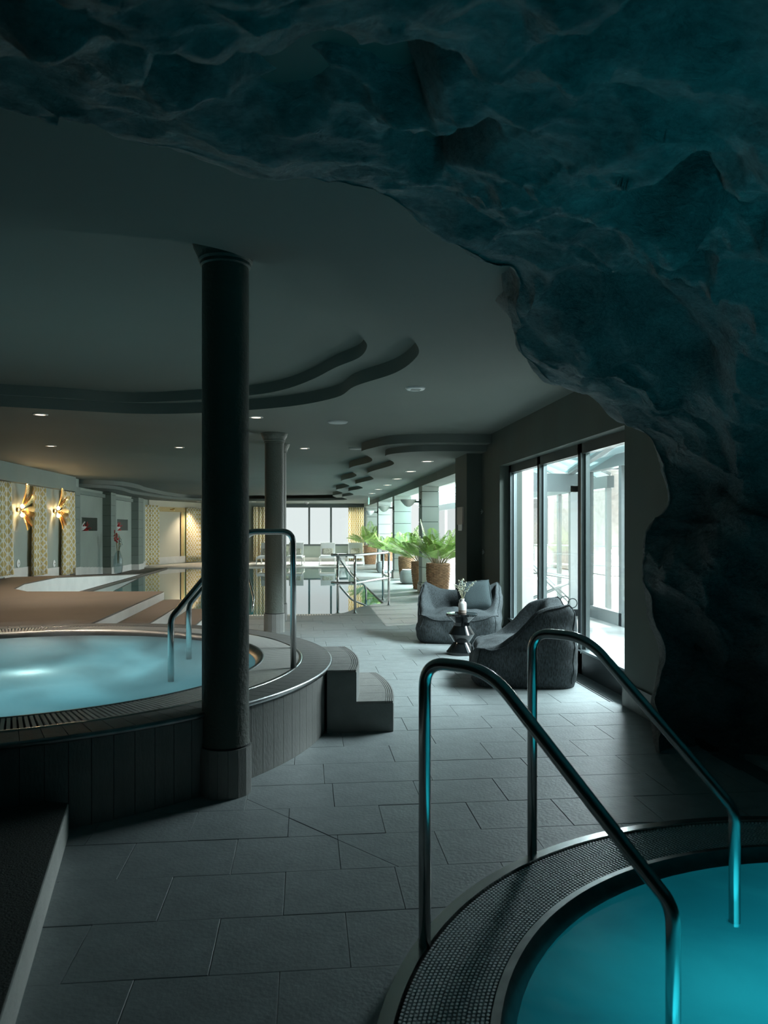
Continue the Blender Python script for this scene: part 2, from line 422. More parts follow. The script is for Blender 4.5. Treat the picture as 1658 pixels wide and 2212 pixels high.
while Yk < pool_near - .05:
    L_ = .447 if k < 5 else .6
    x = (-.305 if k % 2 == 0 else -.530) - L_ * 12
    if k >= 5: x = [-.07, .24, .1][k % 3] - L_ * 10
    y0, y1 = Yk + .0014, min(Yk + .3555 - .0014, pool_near)
    while x < XG:
        x0, x1 = max(x + .0014, -1.5), min(x + L_ - .0014, XW if not 5.8 < (y0 + y1) / 2 < 9.9 else XG)
        x += L_
        if x1 - x0 < .03: continue
        cx, cy = (x0 + x1) / 2, (y0 + y1) / 2
        poly = [(x0, y0), (x1, y0), (x1, y1), (x0, y1)]
        dt = [(Vector((px, py, 0)) - TUBC).length for px, py in poly]
        if max(dt) < TUBR - .02: continue
        dp = [(Vector((px, py, 0)) - PC).length for px, py in poly]
        if max(dp) < PR - .02: continue
        full = True
        if min(dp) < PR or ((Vector((cx, cy, 0)) - PC).length < PR + .3):
            nn = (Vector((cx, cy, 0)) - PC).normalized()
            cc = nn.x * PC.x + nn.y * PC.y + PR - .03
            cl = clip_half(poly, nn, cc)
            if len(cl) < 3: continue
            full = len(cl) == 4 and all(abs(a[0] - b[0]) + abs(a[1] - b[1]) < 1e-6 for a, b in zip(cl, poly)); poly = cl
        # a diagonal control joint runs from the column foot towards the plunge pool
        pieces = [poly]
        A, B = atz(530, 1725, 0), atz(935, 1905, 0)
        jd = Vector((B.y - A.y, A.x - B.x, 0)).normalized(); jc = jd.dot(A)
        if full and A.x - .1 < cx < B.x and abs(jd.x * cx + jd.y * cy - jc) < .3:
            p1 = clip_half(poly, (jd.x, jd.y), jc + .002); p2 = clip_half(poly, (-jd.x, -jd.y), -jc + .002)
            pieces = [p for p in (p1, p2) if len(p) > 2]
            if len(pieces) > 1: full = False
        for pl in pieces:
            dz = random.uniform(-.0012, .0012)
            px = sum(p[0] for p in pl) / len(pl); py = sum(p[1] for p in pl) / len(pl)
            key = (round(x1 - x0, 3), round(y1 - y0, 3)) if full else None
            if key in tile_cache and full: me = tile_cache[key]
            else:
                mb = MB()
                if full:
                    a, b = (x1 - x0) / 2, (y1 - y0) / 2; mb.box(-a, a, -b, b, -.055, 0, bev=.001)
                else: mb.prism([(p[0] - px, p[1] - py) for p in pl], -.055, 0)
                me = mb.mesh('floor_tile', M['tile'])
                if full: tile_cache[key] = me
            o = link('floor_tile', me, floor); o.location = (px, py, dz); ntile += 1
    Yk += .3555; k += 1
print('tiles', ntile)

def brick_mat(name, col, mortar, w, h):
    m = mat(name, col, .42); nt = m.node_tree; N = nt.nodes; L = nt.links
    br = N.new('ShaderNodeTexBrick'); br.inputs['Scale'].default_value = 1
    br.inputs['Color1'].default_value = (*col, 1); br.inputs['Color2'].default_value = (*[c * .92 for c in col], 1); br.inputs['Mortar'].default_value = (*mortar, 1)
    br.inputs['Brick Width'].default_value = w; br.inputs['Row Height'].default_value = h; br.inputs['Mortar Size'].default_value = .004
    tc = N.new('ShaderNodeTexCoord'); L.new(tc.outputs['Object'], br.inputs[0]); L.new(br.outputs[0], N['Principled BSDF'].inputs['Base Color']); return m
M['fartile'] = brick_mat('far_floor_tiles', (.33, .37, .37), (.22, .24, .24), .6, .3555)
# pool outline (water edge)
corner = [(.45, 12.66), (.62, 12.78), (.78, 13.2), (.95, 13.72), (1.22, 14.12), (1.45, 14.35)]
corner = [tuple(p)[:2] for p in catmull([(x, y, 0) for x, y in corner], 5)]
POOL = [(-2.19, 12.25), (-1.42, 12.62)] + corner + [(1.45, 28.1), (-4.95, 28.1), (-4.95, 14.6), (-4.78, 13.3), (-4.4, 12.5)]
struct(MB().prism([(1.45, 14.35)] + [(p[0], p[1]) for p in reversed(corner[:-1])] + [(-1.42, 12.62), (-1.42, pool_near), (2.75, pool_near), (5.2, pool_near), (5.2, YF), (1.45, YF)], -.055, 0)
       .build('floor_poolside', M['fartile']))
struct(MB().prism([(-6.1, 28.1), (1.45, 28.1), (1.45, YF + .1), (-6.1, YF + .1)], -.055, 0).build('floor_far', mat('far_deck_stone', (.50, .47, .41), .6, var=.05, vscale=2)))
struct(MB().box(-9, 5.2, -4, 1.02, -.055, 0).build('floor_back', M['tile']))
# pool water
wt = MB().prism(POOL, -.055, -.025).build('pool_water', M['pool_water'])
tag(wt, 'still mirror-like water of the large indoor swimming pool', 'water', kind='stuff')
# pool overflow grating along the near edge
g = thing('overflow_grating', (-.4, 12.5, 0), 'slotted overflow grating along the near edge of the swimming pool', 'grating')
MB().box(-1.42, .42, 12.43, 12.60, -.05, -.006).build('grating_bed', M['gap'], g)
mb = MB(); x = -1.42
while x < .42: mb.box(x, x + .022, 12.43, 12.60, -.01, .006); x += .042
tag(mb.build('grating_slats', M['grate'], g), kind='stuff')

# ------------------------------------------------------------------ raised deck, ramp and steps on the left
def deck():
    d = MB()
    cir = [(TUBC.x + (TUBR + .025) * math.cos(math.radians(a)), TUBC.y + (TUBR + .025) * math.sin(math.radians(a))) for a in range(230, 91, -6)]
    out = [(-2.2, 8.06), (-2.2, 12.2), (-4.3, 12.4), (-4.72, 13.0), (-4.98, 14.2), (-5.0, 16.1), (XL, 16.1), (-9, 16.1), (-9, 4.0)] + cir
    d.prism(out, -.05, ZR - .012)
    o = struct(d.build('floor_platform', M['taupe']), None)
    # white facing below the deck edge
    f = MB()
    f.box(-2.21, -2.192, 8.06, 12.21, .30, ZR - .03)
    e = [(-2.2, 12.215), (-4.31, 12.415), (-4.71, 13.01), (-4.968, 14.2), (-4.985, 16.1)]
    f.wall(e, -.03, ZR - .03, closed=False)
    f.build('white_facing', M['white'], o, fixn=False)
    # ramp from the deck down to the pool-side floor
    def zr(y): return max(0, ZR - .012 - .05 * (y - 16.1) * 1.0)
    r = MB(); ys = [16.1, 18.2, 20.3, 22.4, 24.66, 28.1]
    r.grid([[(XL - .05, y, zr(y)), (-5.0, y, zr(y))] for y in ys])
    ro = struct(r.build('floor_ramp', M['taupe'], fixn=False))
    s = MB(); s.grid([[(-5.0, y, zr(y) - .02), (-5.0, y, -.05)] for y in ys]); s.build('white_facing', M['white'], ro, fixn=False)
    s = MB(); s.tube([(-5.0, y, zr(y) - .01) for y in ys], .014, 6); s.build('edge_strip', M['taupe'], ro)
    s = MB(); s.box(-5.0, -4.93, 14.4, 28.1, -.05, .012); s.build('overflow_kerb', M['taupe'], ro)
    return zr
zramp = deck()
st_ = thing('deck_steps', (-1.8, 10.0, 0), 'broad taupe steps with white risers beside the round tub', 'steps')
MB().box(-2.2, -1.82, 8.06, 12.2, .0, .30).build('step', M['taupe'], st_)
MB().box(-1.82, -1.43, 8.0, 12.2, .0, .155).build('step', M['taupe'], st_)
MB().box(-1.829, -1.812, 8.03, 12.21, .155, .285).build('riser', M['white'], st_)
MB().box(-1.439, -1.422, 7.95, 12.21, .0, .14).build('riser', M['white'], st_)
MB().box(-2.2, -1.82, 12.195, 12.21, -.03, .285).build('riser', M['white'], st_)
MB().box(-1.82, -1.43, 12.195, 12.21, -.03, .14).build('riser', M['white'], st_)

# low block at the bottom left
A, B = atz(148, 1805, 0), atz(33, 2212, 0)
dv = (B - A).normalized(); E2 = A + dv * 4.6
pl = thing('low_ledge', (-1.4, 2.5, 0), 'low ledge with dark rough top and pale plaster side at bottom left', 'ledge')
out = [(A.x, A.y), (E2.x, E2.y), (-4.5, E2.y), (-4.5, A.y - .2), (A.x - .9, A.y + .35)]
MB().prism(out, 0, .142).build('plaster_body', M['plaster'], pl)
MB().prism([(A.x - .004, A.y - .004), (E2.x - .004, E2.y), (-4.5, E2.y), (-4.5, A.y - .2), (A.x - .9, A.y + .34)], .142, .15).build('dark_top', M['carpet'], pl)

# ------------------------------------------------------------------ round tub
tub = thing('round_tub', (TUBC.x, TUBC.y, 0), 'raised round hot tub clad in narrow stone tiles', 'hot tub')
NW = 138
def arc_block(mb, r0, r1, a0, a1, z0, z1, n=2):
    lo = [(TUBC.x + r0 * math.cos(a0 + (a1 - a0) * i / n), TUBC.y + r0 * math.sin(a0 + (a1 - a0) * i / n)) for i in range(n + 1)]
    hi = [(TUBC.x + r1 * math.cos(a1 - (a1 - a0) * i / n), TUBC.y + r1 * math.sin(a1 - (a1 - a0) * i / n)) for i in range(n + 1)]
    return mb.prism(lo + hi, z0, z1)
da = 2 * PI / NW
wallme = arc_block(MB(), TUBR - .045, TUBR, -da / 2 + .0007, da / 2 - .0007, 0, ZR - .022).mesh('wall_tile', M['slab_tile'], off=TUBC)
rimme = arc_block(MB(), 2.075, TUBR + .012, -da / 2 + .0009, da / 2 - .0009, ZR - .022, ZR).mesh('rim_tile', M['slab_tile'], off=TUBC)
for i in range(NW):
    a = i * da
    p = TUBC + Vector((math.cos(a), math.sin(a), 0)) * TUBR
    o = link('rim_tile', rimme, tub); o.rotation_euler.z = a
    deg = math.degrees(a) % 360
    if deg > 215 or deg < 60:
        o = link('wall_tile', wallme, tub); o.rotation_euler.z = a
# rim_tile every second joint is a wide tile; keep body behind the joints dark
MB().lathe([(TUBR - .02, 0), (TUBR - .02, ZR - .024), (1.9, ZR - .024), (1.9, ZR - .12)], TUBC, 96).build('tub_body', M['grout'], tub, True)
MB().lathe([(TUBR + .012, ZR - .03), (TUBR + .02, ZR - .024), (TUBR + .02, ZR - .004), (TUBR + .012, ZR + .001)], TUBC, 128).build('edge_profile', M['steel_dark'], tub, True)
MB().lathe([(2.072, ZR - .02), (2.072, ZR + .004), (2.05, ZR + .004), (2.05, ZR - .03)], TUBC, 128).build('rim_channel', M['steel'], tub, True)
MB().lathe([(2.05, ZR - .012), (1.79, ZR - .012)], TUBC, 128).build('grating_bed', M['gap'], tub, True)
mb = MB(); NG = 440
for i in range(NG):
    a = 2 * PI * i / NG; c, s = math.cos(a), math.sin(a); hw = .0085
    vs = []
    for z in (ZR - .012, ZR + .002):
        for r, q in ((1.79, -hw), (2.048, -hw), (2.048, hw), (1.79, hw)):
            vs.append((TUBC.x + r * c - q * s, TUBC.y + r * s + q * c, z))
    mb.add(vs, [(4, 5, 6, 7), (0, 1, 5, 4), (2, 3, 7, 6)])
tag(mb.build('grating_slats', M['grate'], tub, fixn=False), kind='stuff')
MB().lathe([(1.79, ZR - .02), (1.79, ZR + .004), (1.765, ZR + .004), (1.72, ZR - .05), (1.70, ZR - .12), (1.70, .0)], TUBC, 128).build('inner_lip', M['steel_dark'], tub, True)
MB().disc((TUBC.x, TUBC.y, .01), 1.72, 64).build('basin', M['basin'], tub)
tw = MB().disc((TUBC.x, TUBC.y, ZR - .045), 1.722, 96).build('tub_water', M['water_tub'], fixn=False)
tag(tw, 'steaming milky blue lit water filling the round hot tub', 'water', kind='stuff')
def disc_light(name, loc, r, power, col, down=False):
    l = bpy.data.lights.new(name, 'AREA'); l.shape = 'DISK'; l.size = 2 * r; l.energy = power; l.color = col
    o = bpy.data.objects.new(name, l); C.objects.link(o); o.location = loc
    if not down: o.rotation_euler = (PI, 0, 0)
    return o
disc_light('tub_underwater_light', (TUBC.x, TUBC.y, .03), 1.55, 22, (.62, .93, 1.0))
lp = atz(62, 1452, ZR - .045)
pt = bpy.data.lights.new('tub_jet_lamp', 'POINT'); pt.energy = 3.2; pt.color = (1, .93, .85); pt.shadow_soft_size = .04
po = bpy.data.objects.new('tub_jet_lamp', pt); C.objects.link(po); po.location = (lp.x, lp.y, ZR - .15)

def steam():
    m = bpy.data.materials.new('drifting_steam'); m.use_nodes = True; nt = m.node_tree; N = nt.nodes; L = nt.links; N.clear()
    o = N.new('ShaderNodeOutputMaterial'); v = N.new('ShaderNodeVolumeScatter'); v.inputs['Color'].default_value = (.86, .93, .95, 1); v.inputs['Anisotropy'].default_value = .2
    tc = N.new('ShaderNodeTexCoord'); mp = N.new('ShaderNodeMapping'); mp.inputs['Scale'].default_value = (1.1, 1.1, 2.5); L.new(tc.outputs['Object'], mp.inputs[0])
    nz = N.new('ShaderNodeTexNoise'); nz.inputs['Scale'].default_value = 1.5; nz.inputs['Detail'].default_value = 2; nz.inputs['Distortion'].default_value = .8; L.new(mp.outputs[0], nz.inputs[0])
    r = N.new('ShaderNodeMapRange'); r.inputs[1].default_value = .42; r.inputs[2].default_value = .70; r.inputs[4].default_value = 1.6; L.new(nz.outputs[0], r.inputs[0])
    L.new(r.outputs[0], v.inputs['Density']); L.new(v.outputs[0], o.inputs['Volume'])
    mb = MB(); n = 48
    for rr, z in ((1.68, ZR - .04), (1.66, ZR + .06), (1.45, ZR + .14)):
        for k_ in range(n): mb.v.append(Vector((TUBC.x + rr * math.cos(2 * PI * k_ / n), TUBC.y + rr * math.sin(2 * PI * k_ / n), z)))
    for i in range(2):
        for k_ in range(n): mb.f.append((i * n + k_, i * n + (k_ + 1) % n, (i + 1) * n + (k_ + 1) % n, (i + 1) * n + k_))
    mb.f += [tuple(reversed(range(n))), tuple(range(2 * n, 3 * n))]
    o = mb.build('steam', m, None, True); tag(o, 'thin steam drifting low over the round hot tub water', 'steam', kind='stuff')
steam()
# tub steps
sp = thing('tub_steps', (.3, 5.8, 0), 'two curved stone steps leading up to the round tub', 'steps')
def step_loop(R, y0, y1):
    a0 = math.asin((y0 - TUBC.y) / R); a1 = math.asin((y1 - TUBC.y) / R)
    o = [(TUBC.x + R * math.cos(a0 + (a1 - a0) * i / 14), TUBC.y + R * math.sin(a0 + (a1 - a0) * i / 14)) for i in range(15)]
    Ri = TUBR + .022
    b0 = math.asin((y0 - TUBC.y) / Ri); b1 = math.asin((y1 - TUBC.y) / Ri)
    return o + [(TUBC.x + Ri * math.cos(b1 + (b0 - b1) * i / 10), TUBC.y + Ri * math.sin(b1 + (b0 - b1) * i / 10)) for i in range(11)]
y0, y1 = 5.27, 6.34
MB().prism(step_loop(2.74, y0, y1), 0, .196).build('lower_step', M['slab_dark'], sp)
MB().prism(step_loop(2.49, y0 + .0, y1), .196, .414).build('upper_step', M['slab_dark'], sp)
for R, z in ((2.74, .196), (2.49, .414)):
    n = 4
    for i in range(n):
        ya, yb = y0 + (y1 - y0) * i / n + .002, y0 + (y1 - y0) * (i + 1) / n - .002
        mb = MB(); lo = step_loop(R - .058, ya, yb)
        if z < .3:
            Ri = 2.49
            b0 = math.asin((ya - TUBC.y) / Ri); b1 = math.asin((yb - TUBC.y) / Ri)
            lo = lo[:15] + [(TUBC.x + Ri * math.cos(b1 + (b0 - b1) * q / 6), TUBC.y + Ri * math.sin(b1 + (b0 - b1) * q / 6)) for q in range(7)]
        mb.prism(lo, z, z + .016).build('tread_tile', M['slab_tile'], sp)
    for q in range(4):
        mb = MB(); Ra = R - .003 - .014 * q
        a0 = math.asin((y0 - TUBC.y) / Ra); a1 = math.asin((y1 - TUBC.y) / Ra)
        mb.prism([(TUBC.x + Ra * math.cos(a0 + (a1 - a0) * i / 14), TUBC.y + Ra * math.sin(a0 + (a1 - a0) * i / 14)) for i in range(15)] +
                 [(TUBC.x + (Ra - .0095) * math.cos(a1 - (a1 - a0) * i / 14), TUBC.y + (Ra - .0095) * math.sin(a1 - (a1 - a0) * i / 14)) for i in range(15)], z, z + .016)
        mb.build('nosing_rib', M['slab_tile'], sp)

# ------------------------------------------------------------------ plunge pool in the foreground
pp = thing('plunge_pool', (PC.x, PC.y, 0), 'sunken round plunge pool with perforated grating rim in the foreground', 'plunge pool')
MB().lathe([(PR, -.06), (PR, .012), (PR - .045, .012), (PR - .05, -.03)], PC, 128).build('outer_rim', M['steel'], pp, .5)
MB().lathe([(PR - .05, -.012), (1.555, -.012)], PC, 128).build('grating_bed', M['gap'], pp, True)
mb = MB(); rr = 1.567; row = 0
while rr < PR - .056:
    n = int(2 * PI * rr / .0175)
    for i in range(n):
        a = 2 * PI * (i + .5 * (row % 2)) / n
        deg = math.degrees(a)
        if not 50 < deg < 205: continue
        c, s = math.cos(a), math.sin(a)
        b = len(mb.v)
        for z, k_ in ((-.012, 1.0), (.004, .82)):
            for q in range(6):
                t = PI * q / 3; e, f_ = .0062 * math.cos(t) * k_, .0074 * math.sin(t) * k_
                mb.v.append(Vector((PC.x + (rr + e) * c - f_ * s, PC.y + (rr + e) * s + f_ * c, z)))
        mb.f.append(tuple(b + 6 + q for q in range(6)))
        for q in range(6): mb.f.append((b + q, b + (q + 1) % 6, b + 6 + (q + 1) % 6, b + 6 + q))
    rr += .0135; row += 1
tag(mb.build('perforated_grating', M['grate_grey'], pp, fixn=False), kind='stuff')
MB().lathe([(1.56, -.02), (1.558, .006), (1.53, .008), (1.50, -.02), (1.485, -.07), (1.48, -1.15)], PC, 128).build('inner_lip', M['steel_dark'], pp, .6)
MB().disc((PC.x, PC.y, -1.14), 1.5, 64).build('basin', M['basin'], pp)
pw = MB().disc((PC.x, PC.y, -.045), 1.492, 96).build('plunge_water', M['water_plunge'], fixn=False)
tag(pw, 'glowing teal lit water of the plunge pool in the foreground', 'water', kind='stuff')
disc_light('plunge_underwater_light', (PC.x, PC.y, -1.05), 1.15, 17, (.14, .84, 1.0)).data.spread = math.radians(100)

# handrails
def rail(name, pts, r, label, group, flange=None, rad=.09):
    P = fillet(pts, rad, 10)
    root = thing(name, Vector(pts[0]), label, 'handrail', group)
    MB().tube(P, r, 20).build('rail_tube', M['steel'], root, True)
    if flange is not None:
        p = Vector(pts[0]); MB().lathe([(r * 2.0, .0), (r * 2.0, .006), (r * 1.2, .012), (r, .012)], p + Vector((0, 0, .012 if p.z < .2 else .003)), 24).build('base_flange', M['steel'], root, .6)
    return root
def entry_rail(base, end, zb, ztop, zbend, zend, flat, label, group):
    b, e = Vector(base), Vector(end); q = b + (e - b) * flat
    return rail('handrail', [(b.x, b.y, zb), (b.x, b.y, ztop), (q.x, q.y, ztop), (e.x, e.y, zbend), (e.x, e.y, zend)], .0205, label, group, None, [.085, .10, .045])
b1, b2 = atz(917, 2046, 0), atz(1149, 1846, 0)
vec = Vector((.6, -.54, 0))
entry_rail(b1, b1 + vec, .0, .955, .366, -.055, .30, 'nearest bent steel handrail at the front of the plunge pool', 'plunge pool handrails')
entry_rail(b2, b2 + vec, .0, .955, .366, -.055, .30, 'bent steel handrail beside the rock wall at the plunge pool', 'plunge pool handrails')
t1 = atz(633, 1443, ZR); t1e = Vector((-.885, 5.17, 0))
entry_rail(t1, t1e, ZR, ZR + .94, .81, .34, .42, 'steel handrail rising from the round tub rim beside the steps', 'tub handrails')
t2 = Vector((t1.x - .02, t1.y + .9, 0)); t2e = Vector((-.90, 6.05, 0))
entry_rail(t2, t2e, ZR, ZR + .94, .81, .34, .42, 'farther steel handrail of the round tub, partly behind the column', 'tub handrails')

# ------------------------------------------------------------------ columns
def column(x, y, ztop, r, label, np_=16):
    c = thing('column', (x, y, 0), label, 'column', 'round columns')
    MB().lathe([(r * 1.04, .262), (r * 1.0, .28), (r, ztop - .12)], (x, y, 0), 64).build('shaft', M['shaft'], c, True)
    MB().lathe([(r, ztop - .135), (r * 1.08, ztop - .128), (r * 1.08, ztop - .112), (r * 1.16, ztop - .10), (r * 1.16, ztop - .085), (r * 1.22, ztop - .07),
                (r * 1.36, ztop - .035), (r * 1.36, ztop - .02), (r * 1.42, ztop - .012), (r * 1.42, ztop)], (x, y, 0), 64).build('capital', M['shaft'], c, .5)
    MB().lathe([(r * 1.02, 0), (r * 1.02, .25), (r, .262)], (x, y, 0), 48).build('foot', M['gap'], c, True)
    w = 2 * r * 1.09 * math.tan(PI / np_)
    me = MB().box(-w / 2 + .001, w / 2 - .001, r * 1.0, r * 1.09, 0, .252).mesh('plinth_tile', M['slab_tile'])
    for i in range(np_):
        o = link('plinth_tile', me, c); o.rotation_euler.z = 2 * PI * i / np_
    return c
c1 = atd(489, 1710, 4.09)
column(-.427, 4.155, ZT, .123, 'thick dark green round column standing in front of the tub')
column(-.43, 10.52, ZC, .128, 'grey green round column between the tub and the swimming pool')
column(-.43, 11.85, ZC, .128, 'round column half hidden behind another column by the pool edge')

# ------------------------------------------------------------------ ceiling
def U(L, z, per=6, closed=False):
    return [(p.x, p.y) for p in catmull([atz(u, v, z) for u, v in L], per, closed)]
outer_px = [(0, 878), (145, 886), (289, 893.5), (434, 892), (615, 879), (724, 859), (767, 834), (854, 805), (901, 769), (897, 740), (868, 715), (839, 700), (815, 671), (796, 639), (745, 592), (651, 548), (550, 508), (434, 480), (217, 462), (0, 450)]
inner_px = [(0, 852), (145, 860), (289, 869), (434, 863), (543, 854), (615, 841), (673, 820), (724, 794), (774, 773), (792, 751), (785, 733), (760, 711), (724, 689), (687, 660), (669, 632), (637, 599), (600, 582), (560, 566), (420, 526), (166, 500), (0, 488)]
OUT = U(outer_px, ZC) ; INN = U(inner_px, ZL)
# close both loops to the left, outside the picture
OUT = OUT + [(-4.6, 3.3), (-5.3, 4.5), (-5.3, 6.8), (-4.9, 8.0)]
INN = INN + [(-3.9, 4.0), (-4.6, 5.0), (-4.7, 6.6), (-4.3, 7.6)]
def fill_hole(outer, hole, z, name, m):
    bm = bmesh.new(); ed = []
    for lp_ in (outer, hole):
        if not lp_: continue
        vs = [bm.verts.new((p[0], p[1], z)) for p in lp_]
        ed += [bm.edges.new((vs[i], vs[(i + 1) % len(vs)])) for i in range(len(vs))]
    bmesh.ops.triangle_fill(bm, edges=ed, use_beauty=True)
    for f in bm.faces:
        f.normal_update()
        if f.normal.z > 0: f.normal_flip()
    me = bpy.data.meshes.new(name); bm.to_mesh(me); bm.free(); me.materials.append(m); return me
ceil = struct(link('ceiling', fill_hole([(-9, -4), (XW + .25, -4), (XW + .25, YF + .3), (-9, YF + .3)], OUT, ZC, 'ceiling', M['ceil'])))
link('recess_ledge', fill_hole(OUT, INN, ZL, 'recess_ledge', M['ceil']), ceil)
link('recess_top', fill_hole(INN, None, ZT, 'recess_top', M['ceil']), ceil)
MB().wall(OUT, ZC, ZL).build('recess_side', M['ceil'], ceil, .6, fixn=False)
MB().wall(INN, ZL, ZT).build('recess_side', M['ceil'], ceil, .6, fixn=False)
MB().box(-9, XW + .3, -4, YF + .3, ZT + .05, ZT + .15).build('roof_slab', M['ceil'], ceil)
s1_px = [(1062, 957), (950, 956), (850, 959), (802, 968), (781, 975), (786, 981), (803, 991), (797, 999), (760, 1008.5), (754, 1015), (763, 1021), (770, 1026.5), (762, 1031.5), (741, 1037), (737, 1042), (754, 1049), (745, 1053), (728, 1057), (727, 1060), (739, 1064.5), (732, 1067.5), (719, 1070), (720, 1072.5), (725, 1075), (700, 1077), (658, 1078), (540, 1078.5), (434, 1077), (400, 1075), (358, 1069.6), (330, 1064), (312, 1060), (300, 1056), (275, 1051), (244, 1048), (190, 1045.5), (133, 1045)]
s2_px = [(1046, 975), (914, 975), (850, 980), (832, 985), (837, 991), (850, 999), (843, 1006), (800, 1019), (794, 1025), (806, 1033), (800, 1037), (772, 1044), (768, 1047), (783, 1053.5), (775, 1056.5), (755, 1060), (753, 1063), (763, 1068), (752, 1071), (740, 1073), (740, 1075), (749, 1079), (720, 1080.5), (658, 1081.5), (540, 1082), (434, 1081), (380, 1079), (337, 1074), (310, 1070), (285, 1066), (265, 1060), (244, 1056.5), (200, 1053.5), (144, 1052)]
for nm, px, za, zb in (('soffit_upper_step', s1_px, Z1, ZC), ('soffit_lower_step', s2_px, Z2, Z1)):
    lp_ = U(px, za, 6)
    lp_ = [(x, min(y, YF - .6)) for x, y in lp_]
    lp_ = lp_ + [(-7.0, lp_[-1][1]), (-7.0, YF + .2), (XW + .2, YF + .2), (XW + .2, lp_[0][1])]
    mb = MB(); mb.poly(lp_, za, False).wall(lp_, za, zb)
    mb.build(nm, M['ceil'], ceil, .6, fixn=False)

# downlights, speakers
lit = []
def downlight(u, v, z, label, power, r=.055, spot=True):
    p = atz(u, v, z); d = thing('ceiling_downlight', p, label, 'downlight', 'recessed ceiling downlights')
    MB().lathe([(r * 1.5, 0), (r * 1.5, -.006), (r, -.008), (r, .0)], p, 24).build('trim_ring', M['white_plastic'], d, True)
    MB().disc(p + Vector((0, 0, -.004)), r, 20, False).build('lens', M['dlight'], d, fixn=False)
    if spot:
        l = bpy.data.lights.new('downlight_beam', 'SPOT'); l.energy = power; l.color = (1, .82, .63); l.spot_size = 2.0; l.spot_blend = .6; l.shadow_soft_size = .05
        o = bpy.data.objects.new('downlight_beam', l); C.objects.link(o); o.location = p + Vector((0, 0, -.03))
    return d
downlight(87, 895, ZC, 'lit downlight in the ceiling at far left, nearest the wavy recess', 110)
downlight(110, 963, ZC, 'lit downlight at far left above the sconce wall', 170)
downlight(387, 966, ZC, 'lit downlight in the ceiling left of the thick dark column', 130)
downlight(553, 901, ZC, 'lit downlight just right of the thick dark column', 25)
downlight(657, 968, ZC, 'lit downlight right of the grey green column', 25)
for i, (u, v) in enumerate([(922, 996), (886, 1018), (857, 1034), (836, 1047.5), (817, 1057), (803, 1065.5)]):
    downlight(u, v, Z2, ['first', 'second', 'third', 'fourth', 'fifth', 'sixth'][i] + ' downlight along the beam above the planters, counted from the near end', 10, .07, spot=False)
downlight(340, 1083.6, Z2, 'small downlight above the gold framed panel in the far left corner', 190, .06)
downlight(429, 1083.8, Z2, 'small downlight above the far left curtains beside the dark column', 190, .06)
downlight(548, 1084, Z2, 'small downlight above the far curtain beside the grey green column', 20, .06, False)
def disc_thing(name, u, v, z, r, label, cat, m):
    p = atz(u, v, z); t = thing(name, p, label, cat)
    MB().lathe([(r, .0), (r, -.012), (r * .9, -.018), (.001, -.018)], p, 28).build('cover', m, t, .6)
    MB().lathe([(r * 1.08, 0), (r * 1.08, -.004), (r, -.006)], p, 28).build('rim', M['grey_disc'], t, .6)
    return t
disc_thing('ceiling_speaker', 729, 911, ZC, .115, 'round flush ceiling speaker in the middle of the ceiling', 'speaker', M['grey_disc'])
disc_thing('ceiling_speaker', 768, 968, ZC, .11, 'round flush ceiling speaker beside the first wavy soffit curl', 'speaker', M['grey_disc'])
v_ = disc_thing('ceiling_vent', 897, 838, ZC, .085, 'pale round slotted vent in the ceiling near the rock', 'vent', M['white_plastic'])
p = atz(897, 838, ZC)
for i in range(4): MB().box(p.x - .045 + .001, p.x + .045, p.y - .045 + i * .026, p.y - .035 + i * .026, ZC - .0195, ZC - .0182).build('slot', M['black'], v_)

# ------------------------------------------------------------------ right wall with the tall window
wr = MB()
Y0, Y1, ZH = 5.87, 9.82, 2.22
wr.box(XW, XW + .3, 4.98, Y0, -.05, ZC)
wr.box(XW, XW + .3, Y1, 10.9, -.05, ZC)
wr.box(XW, XW + .3, Y0, Y1, ZH, ZC)
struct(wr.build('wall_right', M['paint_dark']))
MB().box(XW - .02, XW, 5.0, Y0, 0, .19).build('baseboard_right', M['slab_tile'])
struct(bpy.data.objects['baseboard_right'])
struct(MB().box(XW - .015, XW, Y1, 10.85, 0, .16).build('baseboard_corner', M['slab_tile']))
win = struct(thing('window_1', (XG, 7.8, 0), None, None))
win['label'] = 'tall three pane terrace window beside the rock'
fw = .055
for y in (Y0 + fw, 7.2, 8.52, Y1 - fw):
    MB().box(XG - .03, XG + .05, y - fw, y + fw, .0, ZH).build('mullion', M['frame'], win)
    MB().box(XG + .005, XG + .045, y - fw - .012, y - fw, .24, ZH - .09).build('glazing_bead', M['frame_edge'], win)
    MB().box(XG - .035, XG - .03, y - fw, y - fw + .028, .2, ZH - .09).build('mullion_edge', M['frame_edge'], win)
MB().box(XG - .03, XG + .05, Y0, Y1, ZH - .10, ZH).build('head_rail', M['frame'], win)
MB().box(XG - .03, XG + .05, Y0, Y1, 0, .22).build('kick_panel', M['frame'], win)
MB().box(XG - .045, XG + .05, Y0, Y1, .22, .24).build('sill_strip', M['frame_edge'], win)
ys = [Y0 + 2 * fw, 7.2 - fw, 7.2 + fw, 8.52 - fw, 8.52 + fw, Y1 - 2 * fw]
for i in range(3):
    MB().box(XG + .012, XG + .02, ys[2 * i], ys[2 * i + 1], .24, ZH - .10).build('pane', M['glass'], win)
sd = thing('slot_drain', (2.36, 6.6, 0), 'narrow slot drain in the floor in front of the tall window', 'drain')
a, b = atz(1241, 1470, 0), atz(1320, 1516, 0)
a2 = a + (a - b) * 2.2
nrm = Vector((-(b - a2).y, (b - a2).x, 0)).normalized()
